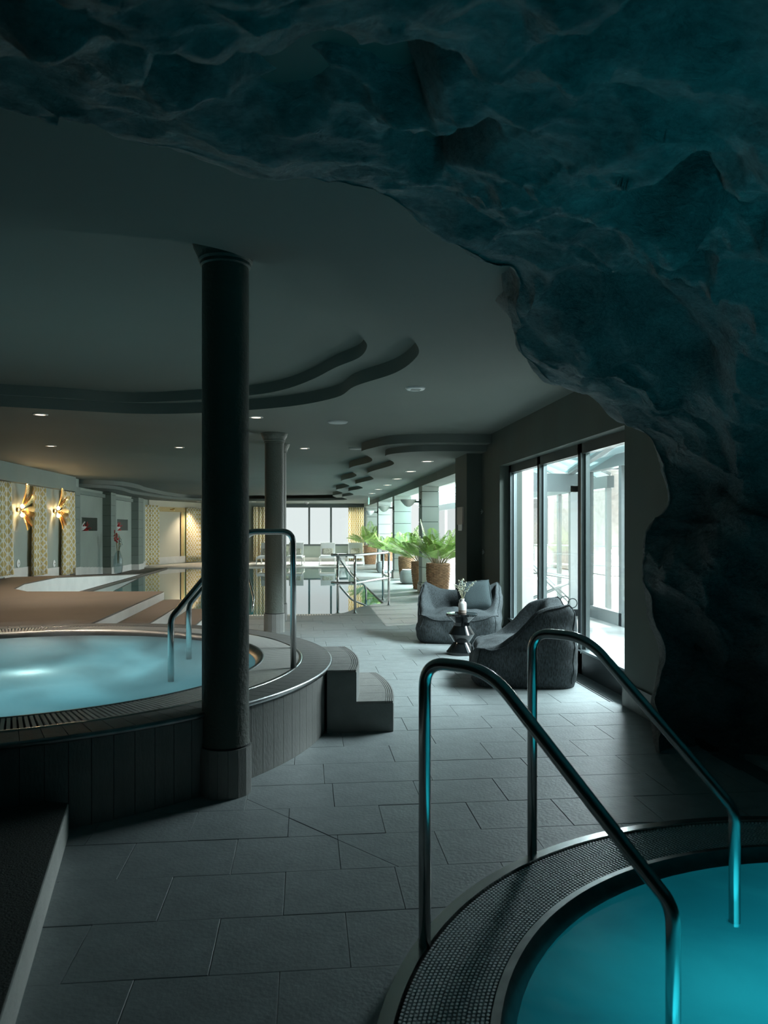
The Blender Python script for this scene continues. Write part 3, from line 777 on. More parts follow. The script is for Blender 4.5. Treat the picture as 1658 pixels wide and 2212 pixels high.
for q in (-.012, .012):
    mb = MB(); mb.prism([((a2 + nrm * (q - .004)).x, (a2 + nrm * (q - .004)).y), ((b + nrm * (q - .004)).x, (b + nrm * (q - .004)).y), ((b + nrm * (q + .004)).x, (b + nrm * (q + .004)).y), ((a2 + nrm * (q + .004)).x, (a2 + nrm * (q + .004)).y)], -.01, .0025)
    mb.build('slot', M['gap'], sd)
# pier and beam
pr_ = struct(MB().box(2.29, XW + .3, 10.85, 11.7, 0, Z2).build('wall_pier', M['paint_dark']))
bm_ = MB().box(2.47, 2.9, 11.7, YF, 2.32, Z2 + .05)
struct(bm_.build('trim_1', M['paint']))
struct(MB().box(2.9, 3.0, 11.7, YF, 2.32, 3.3).build('wall_over_opening', M['white']))
# notice panel on the pier, wall hooks
nb = thing('notice_panel', (2.285, 11.25, 1.5), 'small beige notice panel on the dark pier', 'notice')
MB().box(2.268, 2.29, 11.06, 11.45, 1.46, 1.72).build('board', M['paper'], nb)
MB().box(2.274, 2.29, 11.12, 11.40, 1.37, 1.46).build('holder', M['white_plastic'], nb)
for (u, v, lab) in ((1043, 1105, 'upper small glass flower hook on the dark wall'), (1046, 1192, 'lower small glass flower hook on the dark wall')):
    p = atx(u, v, XW); h = thing('wall_hook', p, lab, 'hook', 'glass flower hooks')
    for q in range(5):
        a = 2 * PI * q / 5; d = Vector((-.35, math.cos(a), math.sin(a))) * .035
        MB().tube([p + Vector((-.012, 0, 0)), p + Vector((-.012, 0, 0)) + d * .6, p + Vector((-.012, 0, 0)) + d], .006, 6).build('petal', M['grey_disc'], h, True)
    MB().lathe([(.012, 0), (.012, .012), (.001, .016)], p, 12, Matrix.Rotation(-PI / 2, 3, 'Y')).build('mount', M['grey_disc'], h)

# ------------------------------------------------------------------ pillars by the conservatory
def pillar(y, x0, x1, dep, label):
    p = thing('pillar', ((x0 + x1) / 2, y + dep / 2, 0), label, 'pillar', 'grooved pillars beside the planters')
    MB().box(x0 + .012, x1 - .012, y + .012, y + dep - .012, 0, 2.34).build('core', M['paint_dark'], p)
    MB().box(x0 - .03, x1 + .03, y - .03, y + dep + .03, 0, .17).build('skirting', M['white_stone'], p)
    MB().box(x0 - .018, x1 + .018, y - .018, y + dep + .018, .17, .22).build('base_moulding', M['pillar'], p)
    z = .235
    while z < 2.3:
        z2 = min(z + .318, 2.33)
        MB().box(x0, x1, y, y + dep, z, z2, bev=.006).build('panel_block', M['pillar'], p); z = z2 + .012
    return p
PIL = []
for y, x0, x1, lab in ((16.5, 2.5, 2.87, 'grooved square pillar nearest the dark pier, behind the front planter'), (21.5, 2.47, 2.95, 'second grooved square pillar along the planters'),
                       (26.3, 2.47, 2.90, 'third grooved square pillar along the planters'), (31.2, 2.47, 2.88, 'farthest grooved square pillar by the end curtain')):
    PIL.append(pillar(y, x0, x1, .5, lab))
def wall_lamp(y, z, label):
    x = 2.47 if y > 17 else 2.5
    t = thing('wall_lamp', (x, y + .22, z), label, 'wall lamp', 'white bowl wall lamps')
    MB().lathe([(.06, 0), (.06, .02), (.03, .03), (.001, .03)], (x, y + .22, z), 20, Matrix.Rotation(-PI / 2, 3, 'Y')).build('wall_plate', M['paint_dark'], t, .6)
    MB().tube([(x, y + .22, z), (x - .14, y + .22, z)], .018, 10).build('arm', M['paint_dark'], t, True)
    MB().lathe([(.03, -.11), (.09, -.075), (.17, .02), (.175, .05), (.168, .05), (.08, -.06), (.001, -.09)], (x - .27, y + .22, z), 32).build('bowl_shade', M['white_plastic'], t, .6)
wall_lamp(16.5, 1.99, 'white bowl wall lamp on the nearest grooved pillar')
wall_lamp(21.5, 1.99, 'white bowl wall lamp on the second grooved pillar')
wall_lamp(26.3, 1.97, 'white bowl wall lamp on the third grooved pillar')

# conservatory shell
con = struct(thing('window_3', (5.0, 20, 0), None, None)); con['label'] = 'glazed conservatory wall and sloping roof with teal blinds'
for i in range(9):
    y = 12.4 + i * 2.5
    MB().box(4.98, 5.06, y - .04, y + .04, 0, 2.25).build('post', M['alu_light'], con)
    if i < 8: MB().box(5.01, 5.02, y + .04, y + 2.46, .02, 2.08).build('pane', M['glass'], con)
MB().box(4.96, 5.08, 12.3, YF, 2.08, 2.28).build('eaves_beam', M['alu'], con)
y = 12.4; n = 0
while y < YF - .3:
    MB().grid([[(3.0, y + .012, 3.15), (5.06, y + .012, 2.30)], [(3.0, y + .62, 3.15), (5.06, y + .62, 2.30)]]).build('roof_blind', M['blind'], con, fixn=False)
    MB().bar((3.0, y, 3.16), (5.06, y, 2.31), .025, .05).build('rafter', M['alu_light'], con)
    y += .64
# ------------------------------------------------------------------ far wall and window
def XF(u): return aty(u, 1142, YF).x
xwl, xwr = XF(600), XF(787)
fwm = MB()
fwm.box(-4.6, xwl, YF, YF + .2, 0, ZC)
fwm.box(xwl, xwr, YF, YF + .2, 0, .69)
fwm.box(xwl, xwr, YF, YF + .2, 2.42, ZC)
fwm.box(xwr, 2.95, YF, YF + .2, 0, ZC)
struct(fwm.build('wall_far', M['paint']))
struct(MB().box(2.95, 5.1, YF, YF + .2, 0, .6).build('wall_far_end', M['white']))
struct(MB().box(xwl, xwr, YF - .02, YF, 0, .17).build('baseboard_far', M['white_stone']))
fwn = struct(thing('window_2', ((xwl + xwr) / 2, YF, .7), None, None)); fwn['label'] = 'wide bright window at the far end of the pool hall'
for u in (600, 667.5, 714.5, 787):
    x = XF(u); MB().box(x - .04, x + .04, YF - .03, YF + .06, .69, 2.42).build('mullion', M['frame'], fwn)
MB().box(xwl, xwr, YF - .04, YF + .06, .66, .74).build('sill', M['frame'], fwn)
MB().box(xwl, xwr, YF - .04, YF + .06, 2.30, 2.44).build('head', M['frame'], fwn)
us = (600, 667.5, 714.5, 787)
for i in range(3): MB().box(XF(us[i]) + .04, XF(us[i + 1]) - .04, YF + .02, YF + .03, .74, 2.32).build('pane', M['glass'], fwn)

# curtains
def curtain(p0, p1, z0, z1, folds, amp, label, top=1.0, group='trellis pattern curtains', shift=0.0):
    p0, p1 = Vector((*p0, 0)), Vector((*p1, 0)); d = p1 - p0; L = d.length; n = Vector((-d.y, d.x, 0)).normalized()
    nx, nz = folds * 10, 8
    mb = MB(); uvs = []
    ph = random.uniform(0, 6)
    for j in range(nz + 1):
        f = j / nz; z = z0 + (z1 - z0) * f; w = 1 + (top - 1) * f
        row = []
        for i in range(nx + 1):
            t = i / nx; tt = .5 + (t - .5) * w + shift * f
            off = amp * (math.sin(t * folds * 2 * PI + .4 * math.sin(ph + 3 * t)) * (1 - .25 * f) + .3 * math.sin(t * folds * 4.7 + ph))
            p = p0 + d * tt + n * off; row.append((p.x, p.y, z)); uvs.append((t * L * 1.6 / .15, z / .18))
        mb.grid([row]) if False else None
        mb.v += [Vector(q) for q in row]
    m_ = nx + 1
    for j in range(nz):
        for i in range(nx): mb.f.append((j * m_ + i, j * m_ + i + 1, (j + 1) * m_ + i + 1, (j + 1) * m_ + i))
    root = thing('curtain', (p0.x, p0.y, z0), label, 'curtain', group)
    off = root.location
    me = mb.mesh('drape', M['curtain'], True, Vector(off))
    ul = me.uv_layers.new(name='UVMap')
    for lpi, vi in enumerate([v for p in me.polygons for v in p.vertices]): ul.data[lpi].uv = uvs[vi]
    o = link('drape', me, root); sd_ = o.modifiers.new('s', 'SOLIDIFY'); sd_.thickness = .006
    hem = MB().tube([v + Vector((0, 0, .02)) for v in mb.v[:m_]], .007, 5); hem.build('hem', M['curtain'], root)
    return root
def yl(u): return atx(u, 1142, XL + .1).y
curtain((XL + .1, yl(-14)), (XL + .1, yl(27)), zramp(yl(10)) + .03, 2.31, 4, .045, 'left most patterned curtain on the sconce wall, cut by the picture edge', .9, shift=-.06)
curtain((XL + .1, yl(70)), (XL + .1, yl(100)), zramp(yl(90)) + .03, 2.31, 4, .045, 'patterned curtain hanging between the two gold leaf sconces', .82)
curtain((XL + .1, yl(135)), (XL + .1, yl(161)), zramp(yl(150)) + .03, 2.31, 4, .045, 'patterned curtain right of the gold sconces beside the first niche', .85)
cd0, cd1 = Vector((XL + .05, 29.55, 0)), Vector((-4.4, YF - .05, 0))
def cdp(u, off=.14):
    """point on the slanting corner wall at picture column u"""
    r = ray(u, 1142); d = cd1 - cd0; n = Vector((d.y, -d.x, 0)).normalized(); q = cd0 + n * off
    # solve t*r.xy = q + s*d
    det = r.x * (-d.y) + d.x * r.y
    t = (q.x * (-d.y) + d.x * q.y) / det
    return (r.x * t, r.y * t)
curtain(cdp(309), cdp(343), .05, 2.28, 6, .05, 'patterned curtain left of the gold framed panel in the far corner')
curtain(cdp(404), cdp(432, .14), .05, 2.25, 6, .05, 'patterned curtain right of the gold framed panel, beside the dark column')
curtain((XF(548), YF - .15), (XF(618), YF - .15), .05, 2.32, 9, .05, 'patterned curtain left of the far window behind the grey green column')
curtain((XF(752), YF - .15), (XF(785), YF - .15), .05, 2.32, 7, .05, 'patterned curtain at the right end of the far window')

# slanting corner wall with gold framed panel
mb = MB(); mb.bar((cd0.x - .2, cd0.y - .1, ZC / 2), (cd1.x + .1, cd1.y, ZC / 2), .02, ZC) if False else None
dd = cd1 - cd0; nn = Vector((dd.y, -dd.x, 0)).normalized()
mb.prism([(cd0.x, cd0.y), (cd1.x, cd1.y), (cd1.x - nn.x * .2, cd1.y - nn.y * .2), (cd0.x - nn.x * .2, cd0.y - nn.y * .2)], 0, ZC)
struct(mb.build('wall_corner', M['beige']))
pn = thing('framed_panel', (*cdp(370, .02), 0), 'beige wall panel with gold trim between the far corner curtains', 'wall panel')
def strip(u0, u1, z0, z1, o0, o1, nm, m):
    a, b = cdp(u0, o0), cdp(u1, o0); c, d = cdp(u1, o1), cdp(u0, o1)
    MB().prism([a, b, c, d], z0, z1).build(nm, m, pn)
strip(343, 404, 2.06, 2.24, .0, .06, 'gold_top_trim', M['goldtrim'])
strip(391, 397, .3, 2.06, .0, .05, 'gold_side_trim', M['goldtrim'])
strip(397, 403, .3, 2.06, .0, .04, 'green_strip', mat('olive_strip', (.38, .42, .22), .8))
strip(343, 403, .05, .30, .0, .05, 'white_base', M['white_stone'])
sl = thing('picture_lamp', (*cdp(368, .1), 2.15), 'small brass lamp above the gold framed panel', 'lamp')
p = Vector((*cdp(368, .06), 2.15)); MB().tube([p, p + nn * .12], .02, 8).build('arm', M['gold'], sl, True)
MB().lathe([(.03, -.04), (.05, .04), (.001, .05)], p + nn * .14, 14).build('shade', M['gold'], sl, True)

# ------------------------------------------------------------------ left wall: sconce bay, pilasters, niches
lw = MB()
N1 = (atx(176, 1142, XL).y, atx(210, 1142, XL).y); N2 = (atx(253, 1142, XL).y, atx(276, 1142, XL).y)
nz0, nz1 = 1.34, 1.70
def wl(y0, y1, z0, z1): lw.box(XL - .5, XL, y0, y1, z0, z1)
wl(3, N1[0], -.05, ZC); wl(N1[0], N1[1], -.05, nz0); wl(N1[0], N1[1], nz1, ZC)
wl(N1[1], N2[0], -.05, ZC); wl(N2[0], N2[1], -.05, nz0); wl(N2[0], N2[1], nz1, ZC); wl(N2[1], 29.7, -.05, ZC)
lw.box(XL - .55, XL - .42, N1[0] - .1, N2[1] + .1, nz0 - .1, nz1 + .1)
M['paint_left'] = mat('lit_left_paint', (.27, .31, .27), .75, var=.05, vscale=1.5)  # the wall paint again, lighter: stronger light on this side put into its colour
struct(lw.build('wall_left', M['paint_left']))
struct(MB().box(XL - .05, XL + .16, 3, 19.95, 2.33, ZC).build('trim_2', M['paint']))
struct(MB().box(XL - .05, XL + .08, 20.4, 26.7, 2.30, 2.40).build('trim_3', M['paint']))
for i, (ya, yb) in enumerate(((3, 20.0), (20.4, 23.05), (23.7, 26.75), (27.6, 29.6))):
    rows = []
    mb = MB(); n = 8
    for q in range(n):
        y_a = ya + (yb - ya) * q / n; y_b = ya + (yb - ya) * (q + 1) / n
        z = zramp((y_a + y_b) / 2); mb.box(XL, XL + .02, y_a, y_b, z - .05, z + .20)
    struct(mb.build('baseboard_left', M['white_stone']))
def pilaster(y0, y1, x1, label):
    p = thing('pilaster', ((XL + x1) / 2, (y0 + y1) / 2, zramp(y1)), label, 'pilaster', 'grooved pilasters on the left wall')
    z0 = zramp(y0)
    MB().box(XL, x1 - .012, y0 + .012, y1 - .012, zramp(y1), 2.44).build('core', M['paint_dark'], p)
    MB().box(XL, x1 + .02, y0 - .02, y1 + .02, zramp(y1) - .02, z0 + .19).build('skirting', M['white_stone'], p)
    z = z0 + .2
    while z < 2.4:
        z2 = min(z + .29, 2.46); MB().box(XL, x1, y0, y1, z, z2, bev=.005).build('panel_block', M['paint'], p); z = z2 + .012
pilaster(19.95, 20.4, XL + .14, 'grooved pilaster left of the first niche, beside the curtain')
pilaster(23.1, 23.7, XL + .24, 'grooved pilaster between the two niches')
pilaster(26.8, 27.6, XL + .24, 'grooved pilaster right of the second niche, before the corner')

def leaf_blade(mb, base, tip, n, wid, nrm):
    """feather-like leaf: a midrib with slanting blades"""
    base, tip = Vector(base), Vector(tip); ax = (tip - base); L = ax.length; ax.normalize()
    sd_ = ax.cross(nrm).normalized()
    mb.tube([base, base + ax * L * .5 + nrm * L * .08, tip], .006, 5)
    for i in range(n):
        t = .12 + .85 * i / n; w_ = wid * math.sin(PI * (.18 + .8 * t)) ; c = base + ax * L * t + nrm * L * .08 * math.sin(PI * t)
        for s in (-1, 1):
            e = c + sd_ * s * w_ + ax * w_ * .9 + nrm * .02
            q = c + ax * .032
            mb.add([c, q, e], [(0, 1, 2)])
def sconce(u, v, label):
    p = atx(u, v, XL + .02); t = thing('leaf_sconce', p, label, 'sconce', 'gold leaf sconces')
    MB().lathe([(.05, 0), (.05, .02), (.02, .04), (.001, .04)], p, 16, Matrix.Rotation(PI / 2, 3, 'Y')).build('back_plate', M['gold'], t, True)
    nr = Vector((1, 0, 0)); b = p + nr * .05
    for dy, dz, L in ((.02, .55, .0), (.18, .30, 0), (-.2, .22, 0), (.22, -.05, 0), (-.22, -.12, 0), (.05, -.42, 0), (.17, -.32, 0)):
        mb = MB(); leaf_blade(mb, b + Vector((.02, dy * .1, dz * .1)), b + Vector((.10 + .40 * abs(dy), dy, dz)), 11, .13, nr)
        o = mb.build('gold_leaf', M['gold'], t, fixn=False)
        m_ = o.modifiers.new('s', 'SOLIDIFY'); m_.thickness = .004
    for dz in (.07, -.11):
        c = b + Vector((.045, 0, dz)); MB().lathe([(.001, -.045), (.03, -.03), (.04, 0), (.03, .03), (.001, .045)], c, 14).build('bulb', M['bulb'], t, True)
    l = bpy.data.lights.new('sconce_glow', 'POINT'); l.energy = 28; l.color = (1, .64, .32); l.shadow_soft_size = .06
    o = bpy.data.objects.new('sconce_glow', l); C.objects.link(o); o.location = b + Vector((.18, 0, -.02))
sconce(38, 1101, 'left gold leaf wall sconce with glowing bulbs')
sconce(117, 1104, 'right gold leaf wall sconce with glowing bulbs')
for u, v, lab in ((38.5, 1217, 'round silver step light below the left sconce'), (116, 1217.5, 'round silver step light below the right sconce')):
    p = atx(u, v, XL + .003); t = thing('step_light', p, lab, 'wall light', 'round step lights')
    MB().lathe([(.085, 0), (.085, .012), (.07, .02), (.001, .02)], p, 24, Matrix.Rotation(PI / 2, 3, 'Y')).build('cover', M['white_plastic'], t, .6)
    MB().lathe([(.02, .02), (.02, .03), (.001, .03)], p, 12, Matrix.Rotation(PI / 2, 3, 'Y')).build('lens', M['chrome'], t, .6)
for (u, v, lab) in ((233, 1067, 'left white wedge spotlight under the left soffit'), (298, 1080, 'right white wedge spotlight under the left soffit')):
    p = atz(u, v, Z2 - .02); t = thing('ceiling_spotlight', (p.x, p.y, Z2), lab, 'spotlight', 'wedge spotlights')
    MB().box(p.x - .05, p.x + .05, p.y - .2, p.y + .2, Z2 - .10, Z2 - .06, Matrix.Translation(p) @ Matrix.Rotation(.35, 4, 'Y') @ Matrix.Translation(-p)).build('head', M['white_plastic'], t)
    MB().box(p.x - .02, p.x + .02, p.y - .03, p.y + .03, Z2 - .08, Z2).build('bracket', M['white_plastic'], t)

# niche ornaments
def niche_set(y0, y1, which):
    yc = y0 + (y1 - y0) * .34
    b = thing('bowl', (XL - .2, yc, nz0), 'white ladle shaped bowl in the %s wall niche' % which, 'bowl', 'white niche bowls')
    MB().lathe([(.05, 0), (.10, .02), (.17, .09), (.18, .12), (.165, .115), (.09, .03), (.001, .02)], (XL - .2, yc, nz0), 24).build('dish', M['vase'], b, True)
    MB().tube([(XL - .2, yc + .15, nz0 + .1), (XL - .22, yc + .35, nz0 + .17), (XL - .22, yc + .55, nz0 + .25)], .02, 8).build('handle', M['vase'], b, True)
    c = thing('coral', (XL - .22, yc + .62, nz0), 'spiky red coral ornament in the %s wall niche' % which, 'ornament', 'red coral ornaments')
    for q in range(16):
        a = 2 * PI * q / 16; e = random.uniform(.15, 1.2); L = random.uniform(.16, .28)
        p = Vector((XL - .22, yc + .62, nz0 + .03)); d = Vector((math.cos(a) * math.cos(e) * .6, math.sin(a) * math.cos(e), math.sin(e))) * L
        MB().tube([p, p + d * .6 + Vector((0, 0, .015)), p + d], .022, 6, rf=lambda t: 1 - .6 * t).build('branch', M['redleaf'], c, True)
    MB().lathe([(.09, 0), (.08, .03), (.001, .05)], (XL - .22, yc + .62, nz0), 14).build('foot', M['redleaf'], c, True)
niche_set(*N1, 'left'); niche_set(*N2, 'right')

# glass vase with red bloom on the ramp edge
def floor_vase():
    p = atz(255, 1238.5, .12); p.z = zramp(p.y) + .005
    t = thing('glass_vase', p, 'tall smoked glass vase with red and pale stems by the pool wall', 'vase')
    MB().lathe([(.07, 0), (.11, .03), (.13, .25), (.13, .42), (.09, .58), (.06, .64), (.065, .66), (.055, .64), (.12, .40), (.12, .25), (.10, .04), (.001, .02)], p, 28).build('glass_body', M['smoke_glass'], t, True)
    top = p + Vector((0, 0, .3))
    mb = MB(); mr = MB(); mp = MB()
    for q in range(9):
        red = q < 3
        e = top + Vector((random.uniform(-.05, .05), (-.22 if red else .25) * random.uniform(.5, 1), random.uniform(.75, 1.0) if red else random.uniform(.55, .8)))
        mid = (top + e) / 2 + Vector((0, 0, .1)); mb.tube([top, mid, e], .008, 5)
        for k_ in range(10):
            f = random.uniform(.35, 1); c = mid.lerp(e, f) + Vector((random.uniform(-.05, .05), random.uniform(-.06, .06), random.uniform(-.05, .05)))
            (mr if red else mp).lathe([(.001, -.03), (.02 if red else .013, 0), (.001, .035)], c, 5)
    mb.build('stems', M['stem'], t); mr.build('red_blooms', M['redleaf'], t); mp.build('pale_blooms', M['eucal'], t)
floor_vase()

# ------------------------------------------------------------------ pool entry rail
pr = thing('pool_entry_rail', (.8, 13.5, 0), 'polished steel guard rail around the swimming pool entry steps', 'guard rail')
A_, B_, C_, D_ = Vector((.52, 12.72, 0)), Vector((.80, 12.66, 0)), Vector((1.50, 15.0, 0)), Vector((1.50, 13.95, 0))
E_ = Vector((1.10, 14.16, 0))
for q in (A_, B_, C_, D_):
    MB().tube([q + Vector((0, 0, -.02)), q + Vector((0, 0, .955))], .021, 14).build('post', M['chrome'], pr, True)
    MB().lathe([(.045, 0), (.045, .006), (.022, .01)], q, 16).build('base_flange', M['chrome'], pr, .6)
for z, nm in ((.965, 'top_rail'), (.505, 'middle_rail')):
    pts = [A_ + Vector((-.10, .03, z)), A_ + Vector((-.02, -.05, z)), B_ + Vector((0, -.02, z)), D_ + Vector((.0, 0, z)), C_ + Vector((0, .1, z))]
    MB().tube(fillet(pts, .15, 8), .021, 14).build(nm, M['chrome'], pr, True)
for z0, z1 in ((.95, .34), (.49, -.02)):
    a, e = A_ + Vector((0, 0, z0)), E_ + Vector((0, 0, z1))
    MB().tube(fillet([a, a.lerp(e, .45) + Vector((0, 0, -.09)), e, E_ + Vector((.0, .0, -.04 if z0 > .9 else z1 - .02))], .14, 8), .019, 12).build('sloping_rail', M['chrome'], pr, True)
pl2 = thing('pool_handrail', (-1.0, 13.0, 0), 'thin steel handrail at the pool beside the dark column', 'handrail')
a, b, c = atz(537, 1241, .55), atz(548, 1291, .2), atz(544, 1322, -.02)
a = aty(535, 1240, 13.6); b = aty(548, 1292, 12.9); c = aty(543, 1326, 12.75); c.z = -.03
MB().tube(fillet([a + Vector((-.3, .3, .25)), a, b, c], .05, 6), .019, 12).build('rail_tube', M['chrome'], pl2, True)

# ------------------------------------------------------------------ loungers
def make_lounger():
    r = thing('sun_lounger', (0, 0, 0), '', 'sun lounger', 'white sun loungers below the far window')
    for x in (-.3, .3):
        MB().box(x - .018, x + .018, -1.0, .9, .26, .30).build('side_rail', M['loung'], r)
        for y in (-.95, .8): MB().box(x - .018, x + .018, y - .018, y + .018, 0, .26).build('leg', M['loung'], r)
    MB().box(-.3, .3, -1.0, -.96, .26, .30).build('end_rail', M['loung'], r)
    MB().box(-.28, .28, -.96, .3, .29, .36, bev=.02).build('seat_pad', M['cush'], r)
    R = Matrix.Translation((0, .3, .31)) @ Matrix.Rotation(math.radians(55), 4, 'X')
    MB().box(-.29, .29, 0, .62, 0, .06, R, bev=.02).build('back_pad', M['cush'], r)
    MB().box(-.20, .20, .04, .30, .06, .13, R, bev=.03).build('pillow', mat('trellis_pillow', (.50, .47, .34), .9, var=.35, vscale=26, col2=(.75, .73, .62)), r)
    return r
lg = make_lounger()
for i, (u, lab) in enumerate(((638, 'white sun lounger in front of the left far window pane'), (707, 'white sun lounger in front of the middle far window mullion'), (767, 'white sun lounger by the far right curtain'), (577, 'white sun lounger mostly hidden behind the grey green column'))):
    o = lg if i == 0 else copy_tree(lg)
    p = aty(u, 1142, 30.6); o.location = (p.x, 30.4, 0); o['label'] = lab
    o.rotation_euler.z = -.05
def side_stool(x, y, label):
    t = thing('drum_table', (x, y, 0), label, 'side table', 'white drum tables between the loungers')
    MB().lathe([(.16, 0), (.20, .04), (.12, .2), (.19, .38), (.20, .42), (.001, .42)], (x, y, 0), 24).build('body', M['loung'], t, .7)
    MB().lathe([(.205, .42), (.205, .435), (.001, .435)], (x, y, 0), 24).build('top', M['white_plastic'], t, .7)
side_stool(aty(607, 1142, 30.3).x, 30.3, 'white drum side table left of the loungers')
side_stool(aty(737, 1142, 29.9).x, 29.9, 'white drum side table between the two right loungers')

# ------------------------------------------------------------------ planters with ferns
def frond(L, az, el, droop, n=26, seed=0):
    rnd = random.Random(seed)
    d = Vector((math.cos(az), math.sin(az), 0)); pts = []
    for i in range(n + 1):
        t = i / n; pts.append(d * (L * math.cos(el) * t * (1 - .12 * t * t)) + Vector((0, 0, L * math.sin(el) * t - droop * L * t * t)))
    st = MB().tube(pts, .008, 5, rf=lambda t: 1 - .7 * t)
    lf = MB(); side = Vector((-d.y, d.x, 0))
    for i in range(7, n + 1):
        t = i / n; tg = (pts[i] - pts[i - 1]).normalized(); w = L * .30 * (1.02 - t) ** .75 * sstep(.2, .4, t) + .025
        for s in (-1, 1):
            if 1:
                c = pts[i]
                e = c + side * s * w * rnd.uniform(.8, 1.1) + tg * w * .55 + Vector((0, 0, -w * .35))
                m_ = c.lerp(e, .45) + tg * .0075 + Vector((0, 0, .008)); m2 = c.lerp(e, .45) - tg * .0075
                lf.add([c, m_, e, m2], [(0, 1, 2), (0, 2, 3)])
    return st, lf
def make_planter():
    r = thing('potted_fern', (0, 0, 0), '', 'potted plant', 'wicker planters with ferns')
    H, R0, R1 = .66, .17, .225
    def rad(z): return R0 + (R1 - R0) * min(1, (z / H) * 1.5) ** .8
    mb = MB(); nr = 24
    for j in range(nr):
        z = .015 + (H - .03) * j / (nr - 1); pts = []
        for i in range(49):
            a = 2 * PI * i / 48; rr_ = rad(z) + .012 * math.cos(a * 12 + PI * (j % 2)); pts.append((rr_ * math.cos(a), rr_ * math.sin(a), z))
        mb.tube(pts, .0135, 5, cap=False)
    tag(mb.build('woven_strands', M['wicker'], r, True, fixn=False), kind='stuff')
    for i in range(24):
        a = 2 * PI * i / 24; pts = [((rad(z) - .003) * math.cos(a), (rad(z) - .003) * math.sin(a), z) for z in (0, .15, .3, .45, H)]
        MB().tube(pts, .009, 5).build('stake', M['wicker'], r)
    MB().lathe([(R0 - .02, .01), (rad(.3) - .02, .3), (R1 - .022, H - .04), (.001, H - .05)], (0, 0, 0), 24).build('liner', M['soil'], r)
    MB().tube([(R1 * math.cos(2 * PI * i / 32), R1 * math.sin(2 * PI * i / 32), H) for i in range(33)], .016, 6, cap=False).build('rim', M['wicker'], r, True)
    rnd = random.Random(3)
    for i in range(30):
        az = 2 * PI * i * .382; el = rnd.uniform(.7, 1.42); L = rnd.uniform(.85, 1.3)
        st, lf = frond(L, az, el, rnd.uniform(.22, .5), seed=i)
        for m_ in (st, lf): m_.v = [v + Vector((.06 * math.cos(az), .06 * math.sin(az), H - .06)) for v in m_.v]
        fo = st.build('frond', M['fernstem'], r, True)
        lf.build('leaflets', M['fern'], fo, fixn=False)
    return r
pl0 = make_planter()
for i, (u, Y, rz, sc_, lab) in enumerate(((946, 15.6, .3, 1.03, 'large fern in a wicker basket nearest the dark bean bag'), (909, 17.75, 1.9, .95, 'fern in a wicker basket half hidden behind the first grooved pillar'),
        (878, 20.9, 3.1, .95, 'fern in a wicker basket beside the second grooved pillar'), (836, 25.6, 4.0, .92, 'fern in a wicker basket beside the third grooved pillar'), (799, 30.2, 5.2, 1.1, 'fern in a wicker basket at the far curtain'))):
    o = pl0 if i == 0 else copy_tree(pl0)
    p = aty(u, 1142, Y); o.location = (p.x, Y, 0); o.rotation_euler.z = rz; o.scale = (sc_,) * 3; o['label'] = lab
def pouf(u, Y, label):
    p = aty(u, 1142, Y); t = thing('floor_pouf', (p.x, Y, 0), label, 'pouf', 'pale floor poufs')
    mb = MB(); n = 20
    prof = [(.001, 0), (.8, 0), (.97, .04), (1.0, .16), (.96, .28), (.8, .345), (.001, .36)]
    for r_, z in prof:
        for k_ in range(n):
            a = 2 * PI * k_ / n; c, s = math.cos(a), math.sin(a); q = (abs(c) ** 5 + abs(s) ** 5) ** (-1 / 5)
            mb.v.append(Vector((p.x + .33 * r_ * q * c, Y + .33 * r_ * q * s, z)))
    for i in range(len(prof) - 1):
        for k_ in range(n): mb.f.append((i * n + k_, i * n + (k_ + 1) % n, (i + 1) * n + (k_ + 1) % n, (i + 1) * n + k_))
    mb.build('cushion_body', M['pouf'], t, True)
    ring = [v for v in mb.v[5 * n:6 * n]]; MB().tube(ring + [ring[0]], .008, 5, cap=False).build('piping', M['pouf'], t)
pouf(892, 19.5, 'pale grey pouf between the two nearest wicker planters')
pouf(836, 24.4, 'pale grey pouf beside the third wicker planter')

